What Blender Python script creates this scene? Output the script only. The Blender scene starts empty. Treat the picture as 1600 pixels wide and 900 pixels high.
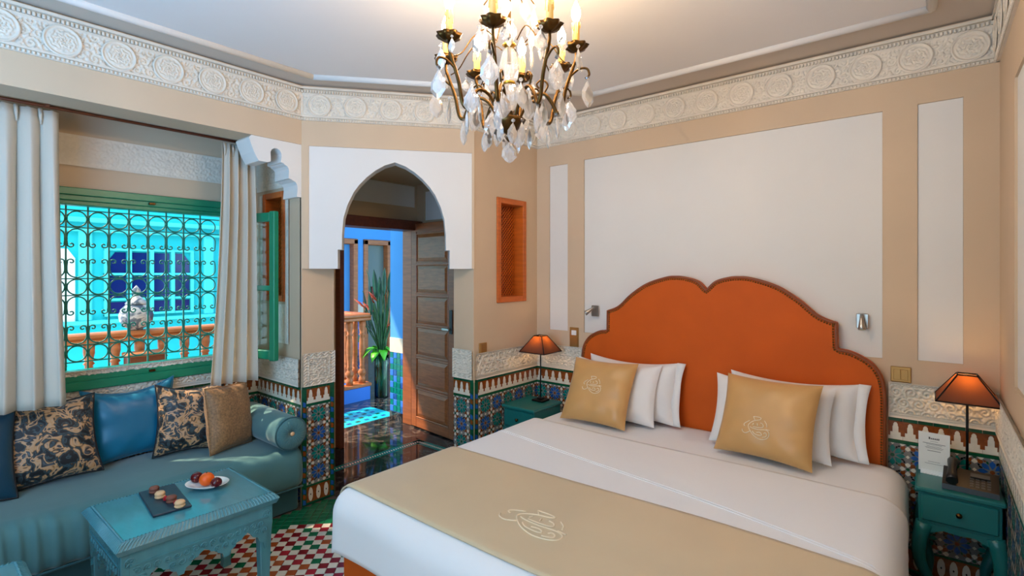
import bpy, math, random
import numpy as np
from mathutils import Vector, Matrix
random.seed(7)
rng = np.random.default_rng(7)
PI = math.pi
sc = bpy.context.scene
COL = sc.collection

# ------------------------------------------------------------------ camera, world, light, exposure
EYE = 1.55
HEAD = math.atan2(656.0, 798.0)            # viewing direction measured from +X towards +Y
cam_d = bpy.data.cameras.new('camera')
cam_d.sensor_width = 36.0
cam_d.lens = 798.0 / 1600.0 * 36.0
cam_d.shift_y = -25.0 / 1600.0
cam_d.clip_start = 0.03
cam_d.clip_end = 200
cam = bpy.data.objects.new('camera', cam_d)
COL.objects.link(cam)
cam.location = (0, 0, EYE)
cam.rotation_euler = (PI / 2, 0, HEAD - PI / 2)
sc.camera = cam

world = bpy.data.worlds.new('sky')
sc.world = world
world.use_nodes = True
bg = world.node_tree.nodes['Background']
bg.inputs['Color'].default_value = (0.55, 0.82, 1.0, 1)
bg.inputs['Strength'].default_value = 3.4

def lamp(name, kind, loc, rot, energy, color, **kw):
    d = bpy.data.lights.new(name, kind)
    d.energy = energy
    d.color = color
    for k, v in kw.items():
        setattr(d, k, v)
    o = bpy.data.objects.new(name, d)
    COL.objects.link(o)
    o.location = loc
    o.rotation_euler = rot
    return o

def aim(v):
    return Vector(v).to_track_quat('-Z', 'Y').to_euler()

# warm sun slanting in through the alcove window
lamp('sun', 'SUN', (-3, 8, 4), aim((1.0, -1.04, -1.8)), 9, (1.0, 0.76, 0.52), angle=math.radians(1.5))
# added cool fill lamp inside the back wall opening, aimed up at ceiling and lintel
lamp('back_cool_fill', 'AREA', (-1.22, 1.2, 1.5), aim((0.2, 0.5, 0.86)), 112, (0.18, 0.51, 1.0), shape='RECTANGLE', size=1.8, size_y=1.6)

sc.view_settings.view_transform = 'Standard'
sc.view_settings.look = 'None'
sc.view_settings.gamma = 1.0
sc.view_settings.use_curve_mapping = False
sc.view_settings.exposure = -0.03

# ------------------------------------------------------------------ measuring helpers (camera rays met with real planes)
CO, SI = math.cos(HEAD), math.sin(HEAD)
def ray(px, py):
    r = (px - 800) / 798.0
    return (CO + r * SI, SI - r * CO, (425 - py) / 798.0)
def on_x(px, py, X):
    d = ray(px, py); t = X / d[0]
    return Vector((X, t * d[1], EYE + t * d[2]))
def on_y(px, py, Y):
    d = ray(px, py); t = Y / d[1]
    return Vector((t * d[0], Y, EYE + t * d[2]))
def on_z(px, py, Z):
    d = ray(px, py); t = (Z - EYE) / d[2]
    return Vector((t * d[0], t * d[1], Z))

# ------------------------------------------------------------------ materials
def lin(c):
    out = []
    for v in c[:3]:
        v /= 255.0
        out.append(v / 12.92 if v <= 0.04045 else ((v + 0.055) / 1.055) ** 2.4)
    return (out[0], out[1], out[2], 1.0)

MATS = {}
def M(name, col, rough=0.5, metal=0.0, var=0.0, vscale=6.0, bump=0.0, bscale=60.0, sheen=0.0, coat=0.0,
      emit=0.0, ecol=None, trans=0.0, spec=0.5, stretch=None, alpha=None):
    m = bpy.data.materials.new(name)
    m.use_nodes = True
    nt = m.node_tree
    b = nt.nodes['Principled BSDF']
    c = lin(col)
    b.inputs['Base Color'].default_value = c
    b.inputs['Roughness'].default_value = rough
    b.inputs['Metallic'].default_value = metal
    b.inputs['Specular IOR Level'].default_value = spec
    if sheen: 
        b.inputs['Sheen Weight'].default_value = sheen
        b.inputs['Sheen Roughness'].default_value = 0.4
    if coat:
        b.inputs['Coat Weight'].default_value = coat
        b.inputs['Coat Roughness'].default_value = 0.08
    if trans: b.inputs['Transmission Weight'].default_value = trans
    if emit:
        b.inputs['Emission Color'].default_value = lin(ecol or col)
        b.inputs['Emission Strength'].default_value = emit
    if var or bump:
        tc = nt.nodes.new('ShaderNodeTexCoord')
        mp = nt.nodes.new('ShaderNodeMapping')
        if stretch: mp.inputs['Scale'].default_value = stretch
        nt.links.new(tc.outputs['Object'], mp.inputs['Vector'])
    if var:
        n = nt.nodes.new('ShaderNodeTexNoise')
        n.inputs['Scale'].default_value = vscale
        n.inputs['Detail'].default_value = 5
        nt.links.new(mp.outputs['Vector'], n.inputs['Vector'])
        r = nt.nodes.new('ShaderNodeValToRGB')
        r.color_ramp.elements[0].position = 0.3
        r.color_ramp.elements[1].position = 0.7
        r.color_ramp.elements[0].color = tuple(x * (1 - var) for x in c[:3]) + (1,)
        r.color_ramp.elements[1].color = tuple(min(1, x * (1 + var)) for x in c[:3]) + (1,)
        nt.links.new(n.outputs['Fac'], r.inputs['Fac'])
        nt.links.new(r.outputs['Color'], b.inputs['Base Color'])
    if bump:
        n2 = nt.nodes.new('ShaderNodeTexNoise')
        n2.inputs['Scale'].default_value = bscale
        n2.inputs['Detail'].default_value = 4
        nt.links.new(mp.outputs['Vector'], n2.inputs['Vector'])
        bp = nt.nodes.new('ShaderNodeBump')
        bp.inputs['Strength'].default_value = bump
        bp.inputs['Distance'].default_value = 0.004
        nt.links.new(n2.outputs['Fac'], bp.inputs['Height'])
        nt.links.new(bp.outputs['Normal'], b.inputs['Normal'])
    MATS[name] = m
    return m

def ramp_mat(name, stops, scale=8.0, distort=1.5, rough=0.7, sheen=0.2, detail=3.0, stretch=(1, 1, 1), kind='noise', bump=0.0, bscale=80):
    m = M(name, stops[0][1], rough, sheen=sheen)
    nt = m.node_tree
    b = nt.nodes['Principled BSDF']
    tc = nt.nodes.new('ShaderNodeTexCoord')
    mp = nt.nodes.new('ShaderNodeMapping')
    mp.inputs['Scale'].default_value = stretch
    nt.links.new(tc.outputs['Object'], mp.inputs['Vector'])
    if kind == 'noise':
        n = nt.nodes.new('ShaderNodeTexNoise')
        n.inputs['Distortion'].default_value = distort
        n.inputs['Detail'].default_value = detail
    elif kind == 'wave':
        n = nt.nodes.new('ShaderNodeTexWave')
        n.inputs['Distortion'].default_value = distort
        n.inputs['Detail'].default_value = detail
    n.inputs['Scale'].default_value = scale
    nt.links.new(mp.outputs['Vector'], n.inputs['Vector'])
    r = nt.nodes.new('ShaderNodeValToRGB')
    while len(r.color_ramp.elements) < len(stops):
        r.color_ramp.elements.new(0.5)
    for e, (p, c) in zip(r.color_ramp.elements, stops):
        e.position = p
        e.color = lin(c)
    nt.links.new(n.outputs['Fac'], r.inputs['Fac'])
    nt.links.new(r.outputs['Color'], b.inputs['Base Color'])
    if bump:
        n2 = nt.nodes.new('ShaderNodeTexNoise')
        n2.inputs['Scale'].default_value = bscale
        nt.links.new(mp.outputs['Vector'], n2.inputs['Vector'])
        bp = nt.nodes.new('ShaderNodeBump')
        bp.inputs['Strength'].default_value = bump
        bp.inputs['Distance'].default_value = 0.004
        nt.links.new(n2.outputs['Fac'], bp.inputs['Height'])
        nt.links.new(bp.outputs['Normal'], b.inputs['Normal'])
    return m

beige = M('beige_plaster', (208, 182, 152), 0.85, var=0.03, vscale=2.5, bump=0.06, bscale=120)
white = M('white_plaster', (226, 221, 214), 0.8, var=0.02, vscale=2, bump=0.05, bscale=100)
ceilw = M('ceiling_white', (230, 224, 218), 0.9, var=0.015, vscale=1.5)
ceilb = M('ceiling_beige', (206, 190, 172), 0.9, var=0.02, vscale=1.5)
stucco = M('carved_stucco', (226, 214, 196), 0.85, var=0.05, vscale=14)
vplaster = M('vestibule_plaster', (196, 170, 138), 0.85)
z_teal = M('zellige_teal', (8, 120, 112), 0.18, var=0.25, vscale=30)
z_blue = M('zellige_blue', (38, 88, 160), 0.18, var=0.25, vscale=30)
z_green = M('zellige_green', (12, 82, 52), 0.18, var=0.25, vscale=40)
z_rust = M('zellige_rust', (134, 68, 24), 0.2, var=0.25, vscale=40)
z_white = M('zellige_white', (226, 218, 200), 0.22, var=0.08, vscale=30)
z_black = M('zellige_black', (20, 24, 26), 0.18)
grout = M('grout', (126, 122, 118), 0.8, var=0.1, vscale=40)
dgrout = M('dark_grout', (88, 74, 62), 0.85)
f_red = M('floor_tile_red', (132, 24, 30), 0.25, var=0.2, vscale=12)
f_crim = M('floor_tile_crimson', (168, 34, 48), 0.25, var=0.2, vscale=12)
f_rust = M('floor_tile_rust', (170, 82, 36), 0.25, var=0.2, vscale=12)
f_green = M('floor_tile_green', (14, 104, 66), 0.25, var=0.2, vscale=12)
f_white = M('floor_tile_white', (226, 220, 206), 0.25, var=0.06, vscale=12)
marble = ramp_mat('dark_marble', [(0.0, (14, 18, 24)), (0.5, (34, 36, 40)), (0.6, (92, 84, 78)), (0.68, (38, 36, 38)), (1.0, (16, 18, 22))], 5, 2.4, 0.06, 0, 9)
wood = M('cedar_wood', (150, 84, 44), 0.38, var=0.22, vscale=5, stretch=(1, 1, 9), bump=0.05, bscale=20)
woodh = M('cedar_wood_panel', (160, 94, 52), 0.33, var=0.22, vscale=5, stretch=(2, 9, 12), bump=0.05, bscale=20)
dwood = M('dark_cedar', (104, 48, 22), 0.4, var=0.2, vscale=6, stretch=(6, 1, 6))
owood = M('orange_cedar', (196, 96, 26), 0.42, var=0.15, vscale=6, stretch=(1, 1, 8))
railwood = M('railing_wood', (176, 104, 58), 0.42, var=0.2, vscale=8, stretch=(1, 1, 4))
gpaint = M('green_paint', (16, 128, 92), 0.32, var=0.06, vscale=5)
iron = M('grille_iron', (28, 122, 106), 0.4)
tealw = M('courtyard_teal', (10, 184, 190), 0.75, var=0.05, vscale=3)
teald = M('courtyard_teal_trim', (70, 210, 212), 0.7)
bluew = M('gallery_blue', (84, 162, 232), 0.8, var=0.04, vscale=2)  # white gallery walls tinted blue, standing in for cool daylight on them
bluep = M('plinth_blue', (46, 122, 226), 0.6)
bluepane = M('navy_pane', (12, 34, 96), 0.12)
whitep = M('white_panel', (236, 238, 236), 0.6)
leather = M('orange_leather', (202, 88, 16), 0.62, spec=0.25, var=0.08, vscale=3, bump=0.08, bscale=240)
leatherd = M('orange_leather_border', (136, 66, 28), 0.5, var=0.06, vscale=4)
brassn = M('antique_brass_nail', (120, 88, 50), 0.32, metal=1.0)
linen = M('white_linen', (240, 242, 247), 0.8, bump=0.05, bscale=26, sheen=0.1)
linen2 = M('white_pillowcase', (236, 232, 230), 0.8, bump=0.12, bscale=16, sheen=0.1)
gold = M('gold_satin', (206, 158, 98), 0.36, var=0.05, vscale=2, sheen=0.25, bump=0.05, bscale=14)
goldr = M('gold_satin_runner', (216, 196, 162), 0.45, var=0.05, vscale=2, sheen=0.25, bump=0.04, bscale=10)
thread = M('cream_thread', (244, 226, 196), 0.4)
tealpaint = M('teal_lacquer', (22, 106, 104), 0.3, var=0.05, vscale=6)
tablep = M('teal_painted_wood', (74, 142, 156), 0.2, coat=0.4, var=0.1, vscale=8, stretch=(3, 1, 1))
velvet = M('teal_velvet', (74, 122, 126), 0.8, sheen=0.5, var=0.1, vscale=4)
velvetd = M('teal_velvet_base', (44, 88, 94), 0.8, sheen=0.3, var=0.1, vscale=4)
bluesat = M('blue_satin', (16, 108, 140), 0.36, sheen=0.25, var=0.06, vscale=3, bump=0.1, bscale=9)
darkteal = M('dark_teal_cushion', (10, 62, 84), 0.5, sheen=0.2)
bronze_f = M('bronze_weave', (146, 108, 70), 0.55, var=0.35, vscale=90, bump=0.5, bscale=150, sheen=0.2)
piping = M('black_piping', (24, 22, 24), 0.6)
camo = ramp_mat('leaf_print', [(0.0, (18, 16, 18)), (0.42, (22, 20, 22)), (0.46, (60, 78, 84)), (0.5, (30, 26, 26)), (0.54, (196, 146, 96)), (0.6, (196, 158, 124)), (0.64, (26, 24, 26)), (1.0, (150, 170, 186))], 15, 1.6, 0.5, 0.15, 2.0)
curtm = M('cream_curtain', (224, 214, 198), 0.85, sheen=0.1)
def add_translucent(m, fac, col):
    nt = m.node_tree
    b = nt.nodes['Principled BSDF']
    out = nt.nodes['Material Output']
    t = nt.nodes.new('ShaderNodeBsdfTranslucent')
    t.inputs['Color'].default_value = lin(col)
    mx = nt.nodes.new('ShaderNodeMixShader')
    mx.inputs[0].default_value = fac
    nt.links.new(b.outputs[0], mx.inputs[1])
    nt.links.new(t.outputs[0], mx.inputs[2])
    nt.links.new(mx.outputs[0], out.inputs['Surface'])
add_translucent(curtm, 0.3, (240, 230, 210))
bronze = M('dark_bronze', (92, 66, 34), 0.36, metal=1.0, var=0.3, vscale=30)
brass = M('brass', (196, 150, 60), 0.28, metal=1.0)
candle = M('candle_sleeve', (238, 200, 120), 0.5, emit=0.35, ecol=(255, 176, 60))  # sleeve given a faint orange glow of its own, though only bulbs are lit
bulb = M('lit_bulb', (255, 236, 190), 0.3, emit=285, ecol=(255, 222, 180))
def thin_glass(name, tint, transp, rough=0.04, gloss=0.3, milk=0.0):
    m = bpy.data.materials.new(name)
    m.use_nodes = True
    nt = m.node_tree
    nt.nodes.remove(nt.nodes['Principled BSDF'])
    out = nt.nodes['Material Output']
    tr = nt.nodes.new('ShaderNodeBsdfTransparent'); tr.inputs[0].default_value = tint
    gl = nt.nodes.new('ShaderNodeBsdfGlossy'); gl.inputs['Roughness'].default_value = rough
    gs = nt.nodes.new('ShaderNodeBsdfGlass'); gs.inputs['Roughness'].default_value = 0.02; gs.inputs['IOR'].default_value = 1.5
    fr = nt.nodes.new('ShaderNodeLayerWeight'); fr.inputs[0].default_value = gloss
    m1 = nt.nodes.new('ShaderNodeMixShader'); m1.inputs[0].default_value = transp
    nt.links.new(gs.outputs[0], m1.inputs[1]); nt.links.new(tr.outputs[0], m1.inputs[2])
    m2 = nt.nodes.new('ShaderNodeMixShader')
    nt.links.new(fr.outputs['Fresnel'], m2.inputs[0]); nt.links.new(m1.outputs[0], m2.inputs[1]); nt.links.new(gl.outputs[0], m2.inputs[2])
    last = m2
    if milk:
        df = nt.nodes.new('ShaderNodeBsdfTranslucent'); df2 = nt.nodes.new('ShaderNodeBsdfDiffuse')
        df.inputs[0].default_value = (1, 1, 1, 1); df2.inputs[0].default_value = (1, 1, 1, 1)
        a = nt.nodes.new('ShaderNodeMixShader'); a.inputs[0].default_value = 0.5
        nt.links.new(df.outputs[0], a.inputs[1]); nt.links.new(df2.outputs[0], a.inputs[2])
        last = nt.nodes.new('ShaderNodeMixShader'); last.inputs[0].default_value = milk
        nt.links.new(m2.outputs[0], last.inputs[1]); nt.links.new(a.outputs[0], last.inputs[2])
    nt.links.new(last.outputs[0], out.inputs['Surface'])
    MATS[name] = m
    return m
crystal = thin_glass('crystal', (1, 1, 1, 1), 0.4, gloss=0.35, milk=0.22)
pane_g = thin_glass('window_glass', (0.92, 1, 0.98, 1), 1.0, gloss=0.15)
vaseg = thin_glass('vase_glass', (0.6, 0.85, 0.7, 1), 0.85)
shade_m = M('brown_shade', (70, 44, 34), 0.8, var=0.05, vscale=20)
add_translucent(shade_m, 0.16, (214, 120, 50))
blackm = M('black_metal', (22, 20, 20), 0.4, metal=0.6)
blackp = M('black_plastic', (18, 17, 19), 0.4)
greyp = M('grey_plastic', (70, 72, 72), 0.4)
paper = M('white_card', (232, 230, 222), 0.7)
ink = M('grey_ink', (90, 86, 82), 0.7)
brassplate = M('brushed_gold_plate', (184, 142, 84), 0.34, metal=0.65)
steel = M('brushed_steel', (176, 172, 166), 0.3, metal=1.0)
lens = M('spot_lens', (214, 206, 160), 0.2)
slate = M('slate', (38, 52, 66), 0.45, var=0.2, vscale=20)
porc = M('white_porcelain', (240, 238, 234), 0.15)
plum = M('plum_skin', (92, 8, 16), 0.18, var=0.3, vscale=20)
orange = M('orange_peel', (238, 98, 14), 0.35, bump=0.3, bscale=180)
macb = M('cocoa_macaron', (122, 72, 56), 0.6)
macc = M('cream_macaron', (222, 180, 134), 0.6)
berry = M('raspberry', (178, 12, 26), 0.35)
leafd = M('dark_leaf', (20, 72, 52), 0.4, var=0.3, vscale=10)
leafl = M('bright_leaf', (84, 190, 40), 0.4, var=0.2, vscale=12)
stemg = M('stem_green', (30, 86, 44), 0.45, var=0.3, vscale=20)
flower = M('flower_rust', (176, 70, 44), 0.5)
silver = ramp_mat('silver_lantern', [(0, (40, 48, 60)), (0.45, (90, 98, 110)), (0.55, (200, 190, 186)), (1, (70, 74, 84))], 12, 1, 0.3, 0, 2)
rugblue = M('turquoise_inlay', (28, 190, 214), 0.3)
red_box = M('alarm_red', (110, 24, 22), 0.5)
exitg = M('exit_sign_green', (40, 190, 120), 0.4, emit=1.2, ecol=(90, 230, 160))
greydoor = M('grey_door_leaf', (112, 128, 124), 0.5)

# ------------------------------------------------------------------ mesh builder
class MB:
    def __init__(s):
        s.v = []; s.f = []; s.m = []; s.s = []
    def add(s, verts, faces, mat=0, smooth=False):
        o = len(s.v)
        s.v.extend([tuple(p) for p in verts])
        for f in faces:
            s.f.append([i + o for i in f]); s.m.append(mat); s.s.append(smooth)
        return s
    def box(s, a, b, mat=0):
        x0, x1 = sorted((a[0], b[0])); y0, y1 = sorted((a[1], b[1])); z0, z1 = sorted((a[2], b[2]))
        v = [(x0, y0, z0), (x1, y0, z0), (x1, y1, z0), (x0, y1, z0), (x0, y0, z1), (x1, y0, z1), (x1, y1, z1), (x0, y1, z1)]
        return s.add(v, [(0, 3, 2, 1), (4, 5, 6, 7), (0, 1, 5, 4), (1, 2, 6, 5), (2, 3, 7, 6), (3, 0, 4, 7)], mat)
    def cbox(s, a, b, c=0.005, mat=0):
        lo = [min(a[i], b[i]) for i in range(3)]; hi = [max(a[i], b[i]) for i in range(3)]
        c = min([c] + [(hi[i] - lo[i]) * 0.45 for i in range(3)])
        v = []; idx = {}
        for sx in (0, 1):
            for sy in (0, 1):
                for sz in (0, 1):
                    base = [(lo, hi)[q][i] for i, q in enumerate((sx, sy, sz))]
                    for ax in range(3):
                        p = [0, 0, 0]
                        for i, q in enumerate((sx, sy, sz)):
                            p[i] = base[i] if i == ax else base[i] + (c if q == 0 else -c)
                        idx[(sx, sy, sz, ax)] = len(v); v.append(tuple(p))
        f = []
        for sx in (0, 1):
            f.append([idx[(sx, y, z, 0)] for y, z in ((0, 0), (1, 0), (1, 1), (0, 1))][::(1 if sx else -1)])
            f.append([idx[(x, sx, z, 1)] for z, x in ((0, 0), (1, 0), (1, 1), (0, 1))][::(1 if sx else -1)])
            f.append([idx[(x, y, sx, 2)] for x, y in ((0, 0), (1, 0), (1, 1), (0, 1))][::(1 if sx else -1)])
        for p in (0, 1):
            for q in (0, 1):
                f.append([idx[(0, p, q, 1)], idx[(1, p, q, 1)], idx[(1, p, q, 2)], idx[(0, p, q, 2)]])
                f.append([idx[(p, 0, q, 0)], idx[(p, 1, q, 0)], idx[(p, 1, q, 2)], idx[(p, 0, q, 2)]])
                f.append([idx[(p, q, 0, 0)], idx[(p, q, 1, 0)], idx[(p, q, 1, 1)], idx[(p, q, 0, 1)]])
                for r in (0, 1):
                    f.append([idx[(p, q, r, 0)], idx[(p, q, r, 1)], idx[(p, q, r, 2)]])
        return s.add(v, f, mat)
    def prism(s, poly, w0, w1, plane='xz', mat=0, smooth=False):
        def P(u, v, w):
            return {'xz': (u, w, v), 'yz': (w, u, v), 'xy': (u, v, w)}[plane]
        n = len(poly)
        v = [P(u, q, w0) for u, q in poly] + [P(u, q, w1) for u, q in poly]
        f = [list(range(n)), list(range(2 * n - 1, n - 1, -1))]
        s.add(v, f, mat)
        o = len(s.v) - 2 * n
        for i in range(n):
            j = (i + 1) % n
            s.f.append([o + i, o + i + n, o + j + n, o + j]); s.m.append(mat); s.s.append(smooth)
        return s
    def tube(s, path, r, n=8, closed=False, mat=0, caps=True, flat=1.0):
        P = [Vector(p) for p in path]
        m = len(P)
        R = r if hasattr(r, '__len__') else [r] * m
        up = None; v = []
        for i in range(m):
            if closed: t = P[(i + 1) % m] - P[i - 1]
            else: t = P[min(i + 1, m - 1)] - P[max(i - 1, 0)]
            if t.length < 1e-9: t = Vector((0, 0, 1))
            t.normalize()
            if up is None:
                up = Vector((0, 0, 1)) if abs(t.z) < 0.9 else Vector((1, 0, 0))
            a = up - t * up.dot(t)
            if a.length < 1e-6: a = t.orthogonal()
            a.normalize(); up = a
            b = t.cross(a)
            for k in range(n):
                w = 2 * PI * k / n
                v.append(P[i] + a * (math.cos(w) * R[i]) + b * (math.sin(w) * R[i] * flat))
        f = []
        for i in range(m if closed else m - 1):
            j = (i + 1) % m
            for k in range(n):
                l = (k + 1) % n
                f.append([i * n + k, i * n + l, j * n + l, j * n + k])
        s.add(v, f, mat, True)
        if caps and not closed:
            o = len(s.v) - m * n
            s.f.append([o + k for k in range(n)][::-1]); s.m.append(mat); s.s.append(False)
            s.f.append([o + (m - 1) * n + k for k in range(n)]); s.m.append(mat); s.s.append(False)
        return s
    def lathe(s, prof, n=16, c=(0, 0, 0), mat=0, smooth=True, sx=1.0, sy=1.0, lobes=0, la=0.0):
        m = len(prof); v = []
        for r, z in prof:
            for k in range(n):
                w = 2 * PI * k / n
                q = r * (1 + la * math.cos(lobes * w)) if lobes else r
                v.append((c[0] + q * math.cos(w) * sx, c[1] + q * math.sin(w) * sy, c[2] + z))
        f = [[i * n + k, i * n + (k + 1) % n, (i + 1) * n + (k + 1) % n, (i + 1) * n + k] for i in range(m - 1) for k in range(n)]
        s.add(v, f, mat, smooth)
        o = len(s.v) - m * n
        if prof[0][0] > 1e-5: s.f.append([o + k for k in range(n)][::-1]); s.m.append(mat); s.s.append(False)
        if prof[-1][0] > 1e-5: s.f.append([o + (m - 1) * n + k for k in range(n)]); s.m.append(mat); s.s.append(False)
        return s
    def grid(s, X, Y, Z, mat=0, smooth=True, wrap=False):
        a, b = X.shape
        v = np.stack([X.ravel(), Y.ravel(), Z.ravel()], 1).tolist()
        f = []
        for i in range(a - 1):
            for j in range(b if wrap else b - 1):
                k = (j + 1) % b
                f.append((i * b + j, i * b + k, (i + 1) * b + k, (i + 1) * b + j))
        return s.add(v, f, mat, smooth)
    def mesh(s, name, mats):
        me = bpy.data.meshes.new(name)
        me.from_pydata(s.v, [], s.f)
        for m in (mats if isinstance(mats, (list, tuple)) else [mats]):
            me.materials.append(m)
        me.polygons.foreach_set('material_index', s.m)
        me.polygons.foreach_set('use_smooth', s.s)
        me.update()
        return me
    def build(s, name, mats, parent=None, loc=(0, 0, 0), rot=(0, 0, 0)):
        return put(name, s.mesh(name, mats), parent, loc, rot)

def put(name, me, parent=None, loc=(0, 0, 0), rot=(0, 0, 0), scale=None):
    o = bpy.data.objects.new(name, me)
    COL.objects.link(o)
    o.parent = parent
    o.location = loc
    o.rotation_euler = rot
    if scale: o.scale = scale
    return o

def tag(o, label=None, cat=None, group=None, kind=None):
    if label: o['label'] = label
    if cat: o['category'] = cat
    if group: o['group'] = group
    if kind: o['kind'] = kind
    return o

def thing(name, label, cat, loc=(0, 0, 0), rot=(0, 0, 0), group=None):
    o = bpy.data.objects.new(name, None)
    COL.objects.link(o)
    o.empty_display_size = 0.1
    o.location = loc
    o.rotation_euler = rot
    return tag(o, label, cat, group)

def struct(o, label=None, cat=None):
    return tag(o, label, cat, kind='structure')

def copy_tree(o, parent=None):
    c = o.copy()
    COL.objects.link(c)
    c.parent = parent
    for ch in list(o.children):
        copy_tree(ch, c)
    return c

def bevel(o, w=0.004, seg=2):
    m = o.modifiers.new('bevel', 'BEVEL'); m.width = w; m.segments = seg; m.limit_method = 'ANGLE'
    return o
def solid(o, t):
    m = o.modifiers.new('solid', 'SOLIDIFY'); m.thickness = t; m.offset = 0
    return o
def arc(cx, cz, r, a0, a1, n):
    return [(cx + r * math.cos(math.radians(a0 + (a1 - a0) * i / n)), cz + r * math.sin(math.radians(a0 + (a1 - a0) * i / n))) for i in range(n + 1)]
# ------------------------------------------------------------------ walls (local x runs left to right as seen from the room, local y goes into the wall)
def cells(us, zs, holes):
    out = []
    for i in range(len(us) - 1):
        for j in range(len(zs) - 1):
            cu, cz = (us[i] + us[i + 1]) / 2, (zs[j] + zs[j + 1]) / 2
            if not any(h[0] < cu < h[1] and h[2] < cz < h[3] for h in holes):
                out.append((us[i], us[i + 1], zs[j], zs[j + 1]))
    return out

def wall(name, start, deg, L, th, z1, holes=(), recess=(), mat=beige, z0=0.0, skin=0.012, label=None):
    mb = MB()
    H = list(holes)
    us = sorted({0, L, *[h[0] for h in H], *[h[1] for h in H]}); zs = sorted({z0, z1, *[h[2] for h in H], *[h[3] for h in H]})
    s = skin if recess else 0.0
    for c in cells(us, zs, H):
        mb.box((c[0], s, c[2]), (c[1], th, c[3]))
    if recess:
        H2 = H + list(recess)
        us = sorted({0, L, *[h[0] for h in H2], *[h[1] for h in H2]}); zs = sorted({z0, z1, *[h[2] for h in H2], *[h[3] for h in H2]})
        for c in cells(us, zs, H2):
            mb.box((c[0], 0, c[2]), (c[1], s, c[3]))
    o = mb.build(name, mat, None, (start[0], start[1], 0), (0, 0, math.radians(deg)))
    struct(o, label)
    for r in recess:
        MB().box((r[0] + 0.001, 0.0085, r[2] + 0.001), (r[1] - 0.001, 0.0119, r[3] - 0.001)).build('wall_panel', white, o)
    return o

ZC = 2.78
w_head = wall('wall_headboard', (3.35, 2.49), -90, 2.74, 0.15, ZC, recess=[(0.124, 0.298, 1.09, 2.395), (0.445, 2.287, 1.09, 2.405), (2.433, 2.61, 1.095, 2.412)])
w_right = wall('wall_right', (3.35, -0.25), 180, 4.65, 0.15, ZC, recess=[(0.56, 1.5, 1.1, 2.31)])
w_ret = wall('wall_return', (2.613, 2.49), 0, 0.737, 0.2, ZC, holes=[(0.235, 0.584, 1.32, 2.108)])
w_pr = wall('wall_pilaster_right', (2.605, 2.69), -90, 0.2, 0.008, ZC)
w_al = wall('wall_alcove_right', (1.72, 3.84), -90, 0.622, 0.12, 2.6, holes=[(0.1, 0.42, 1.345, 2.11)])
w_pl = wall('wall_pilaster_left', (1.72, 3.21), 0, 0.237, 0.02, ZC)
w_win = wall('wall_window', (-0.9, 3.84), 0, 2.62, 0.15, 2.6, holes=[(1.47, 2.43, 0.86, 2.04)])
wall('wall_alcove_left', (-0.9, 3.21), 90, 0.63, 0.1, 2.6)
wall('wall_lintel', (-0.9, 3.21), 0, 2.62, 0.2, ZC, z0=2.39)
wall('wall_left', (-1.3, 3.21), 0, 0.4, 0.15, ZC)
wall('wall_back', (-1.3, -0.25), 90, 3.46, 0.12, ZC, holes=[(0.5, 2.4, 0.55, 2.45)])
w_vl = wall('wall_vestibule_left', (1.957, 3.23), 90, 0.84, 0.1, 2.435, mat=vplaster)
w_door = wall('wall_door', (1.957, 4.07), 0, 1.463, 0.13, 2.435, holes=[(0.573, 1.388, 0, 2.0)], recess=[(0.02, 1.44, 2.205, 2.42)], mat=vplaster)
w_vr = wall('wall_vestibule_right', (3.42, 4.07), -90, 1.38, 0.1, 2.435, recess=[(0.12, 1.2, 2.07, 2.36), (0.12, 1.2, 1.1, 2.0)], mat=vplaster)

# diagonal wall with the pointed arch
DA, DB = Vector((1.72, 3.21)), Vector((2.605, 2.485))
DL = (DB - DA).length
DANG = math.atan2(DB.y - DA.y, DB.x - DA.x)
mb = MB()
mb.box((0, 0, 2.385), (DL, 0.12, ZC)); mb.box((0, 0, 1.572), (0.043, 0.12, 2.385)); mb.box((1.128, 0, 1.572), (DL, 0.12, 2.385))
dg = struct(mb.build('wall_diagonal', beige, None, (DA.x, DA.y, 0), (0, 0, DANG)))
half = [(0.373, 1.572), (0.373, 1.70), (0.347, 1.70), (0.346, 1.80), (0.336, 1.915), (0.311, 2.0), (0.272, 2.085), (0.235, 2.138), (0.185, 2.192), (0.13, 2.238), (0.07, 2.275), (0.0, 2.30)]
ac = 0.6
outl = [(0.043, 2.385), (0.043, 1.572)] + [(ac - s, z) for s, z in half] + [(ac + s, z) for s, z in half[-2::-1]] + [(1.128, 1.572), (1.128, 2.385)]
MB().prism(outl, 0.008, 0.119, 'xz').build('arch_panel', white, dg)

# ceiling and floor
def slab(name, x0, x1, y0, y1, z0, z1, mat):
    return struct(MB().box((x0, y0, z0), (x1, y1, z1)).build(name, mat))
ceil_o = slab('ceiling', -1.45, 3.5, -0.4, 3.41, ZC, ZC + 0.1, ceilb)
strip = [(-0.95, 2.98), (1.672, 2.98), (3.05, 1.79), (3.05, 0.0), (-0.95, 0.0)]
MB().prism(strip, ZC - 0.006, ZC - 0.0005, 'xy').build('ceiling_panel', ceilw, ceil_o)
for i in range(len(strip)):
    a, b = Vector(strip[i] + (ZC - 0.01,)), Vector(strip[(i + 1) % len(strip)] + (ZC - 0.01,))
    MB().tube([a, b], 0.022, 10).build('ceiling_moulding', white, ceil_o)
slab('ceiling_alcove', -0.9, 1.84, 3.41, 3.84, 2.6, 2.65, ceilb)
struct(MB().prism([(1.86, 3.25), (2.655, 2.6), (3.55, 2.6), (3.55, 4.2), (1.86, 4.2)], 2.435, 2.5, 'xy').build('ceiling_vestibule', vplaster))

fl = slab('floor', -1.45, 3.5, -0.4, 3.99, -0.1, -0.004, dgrout)
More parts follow.
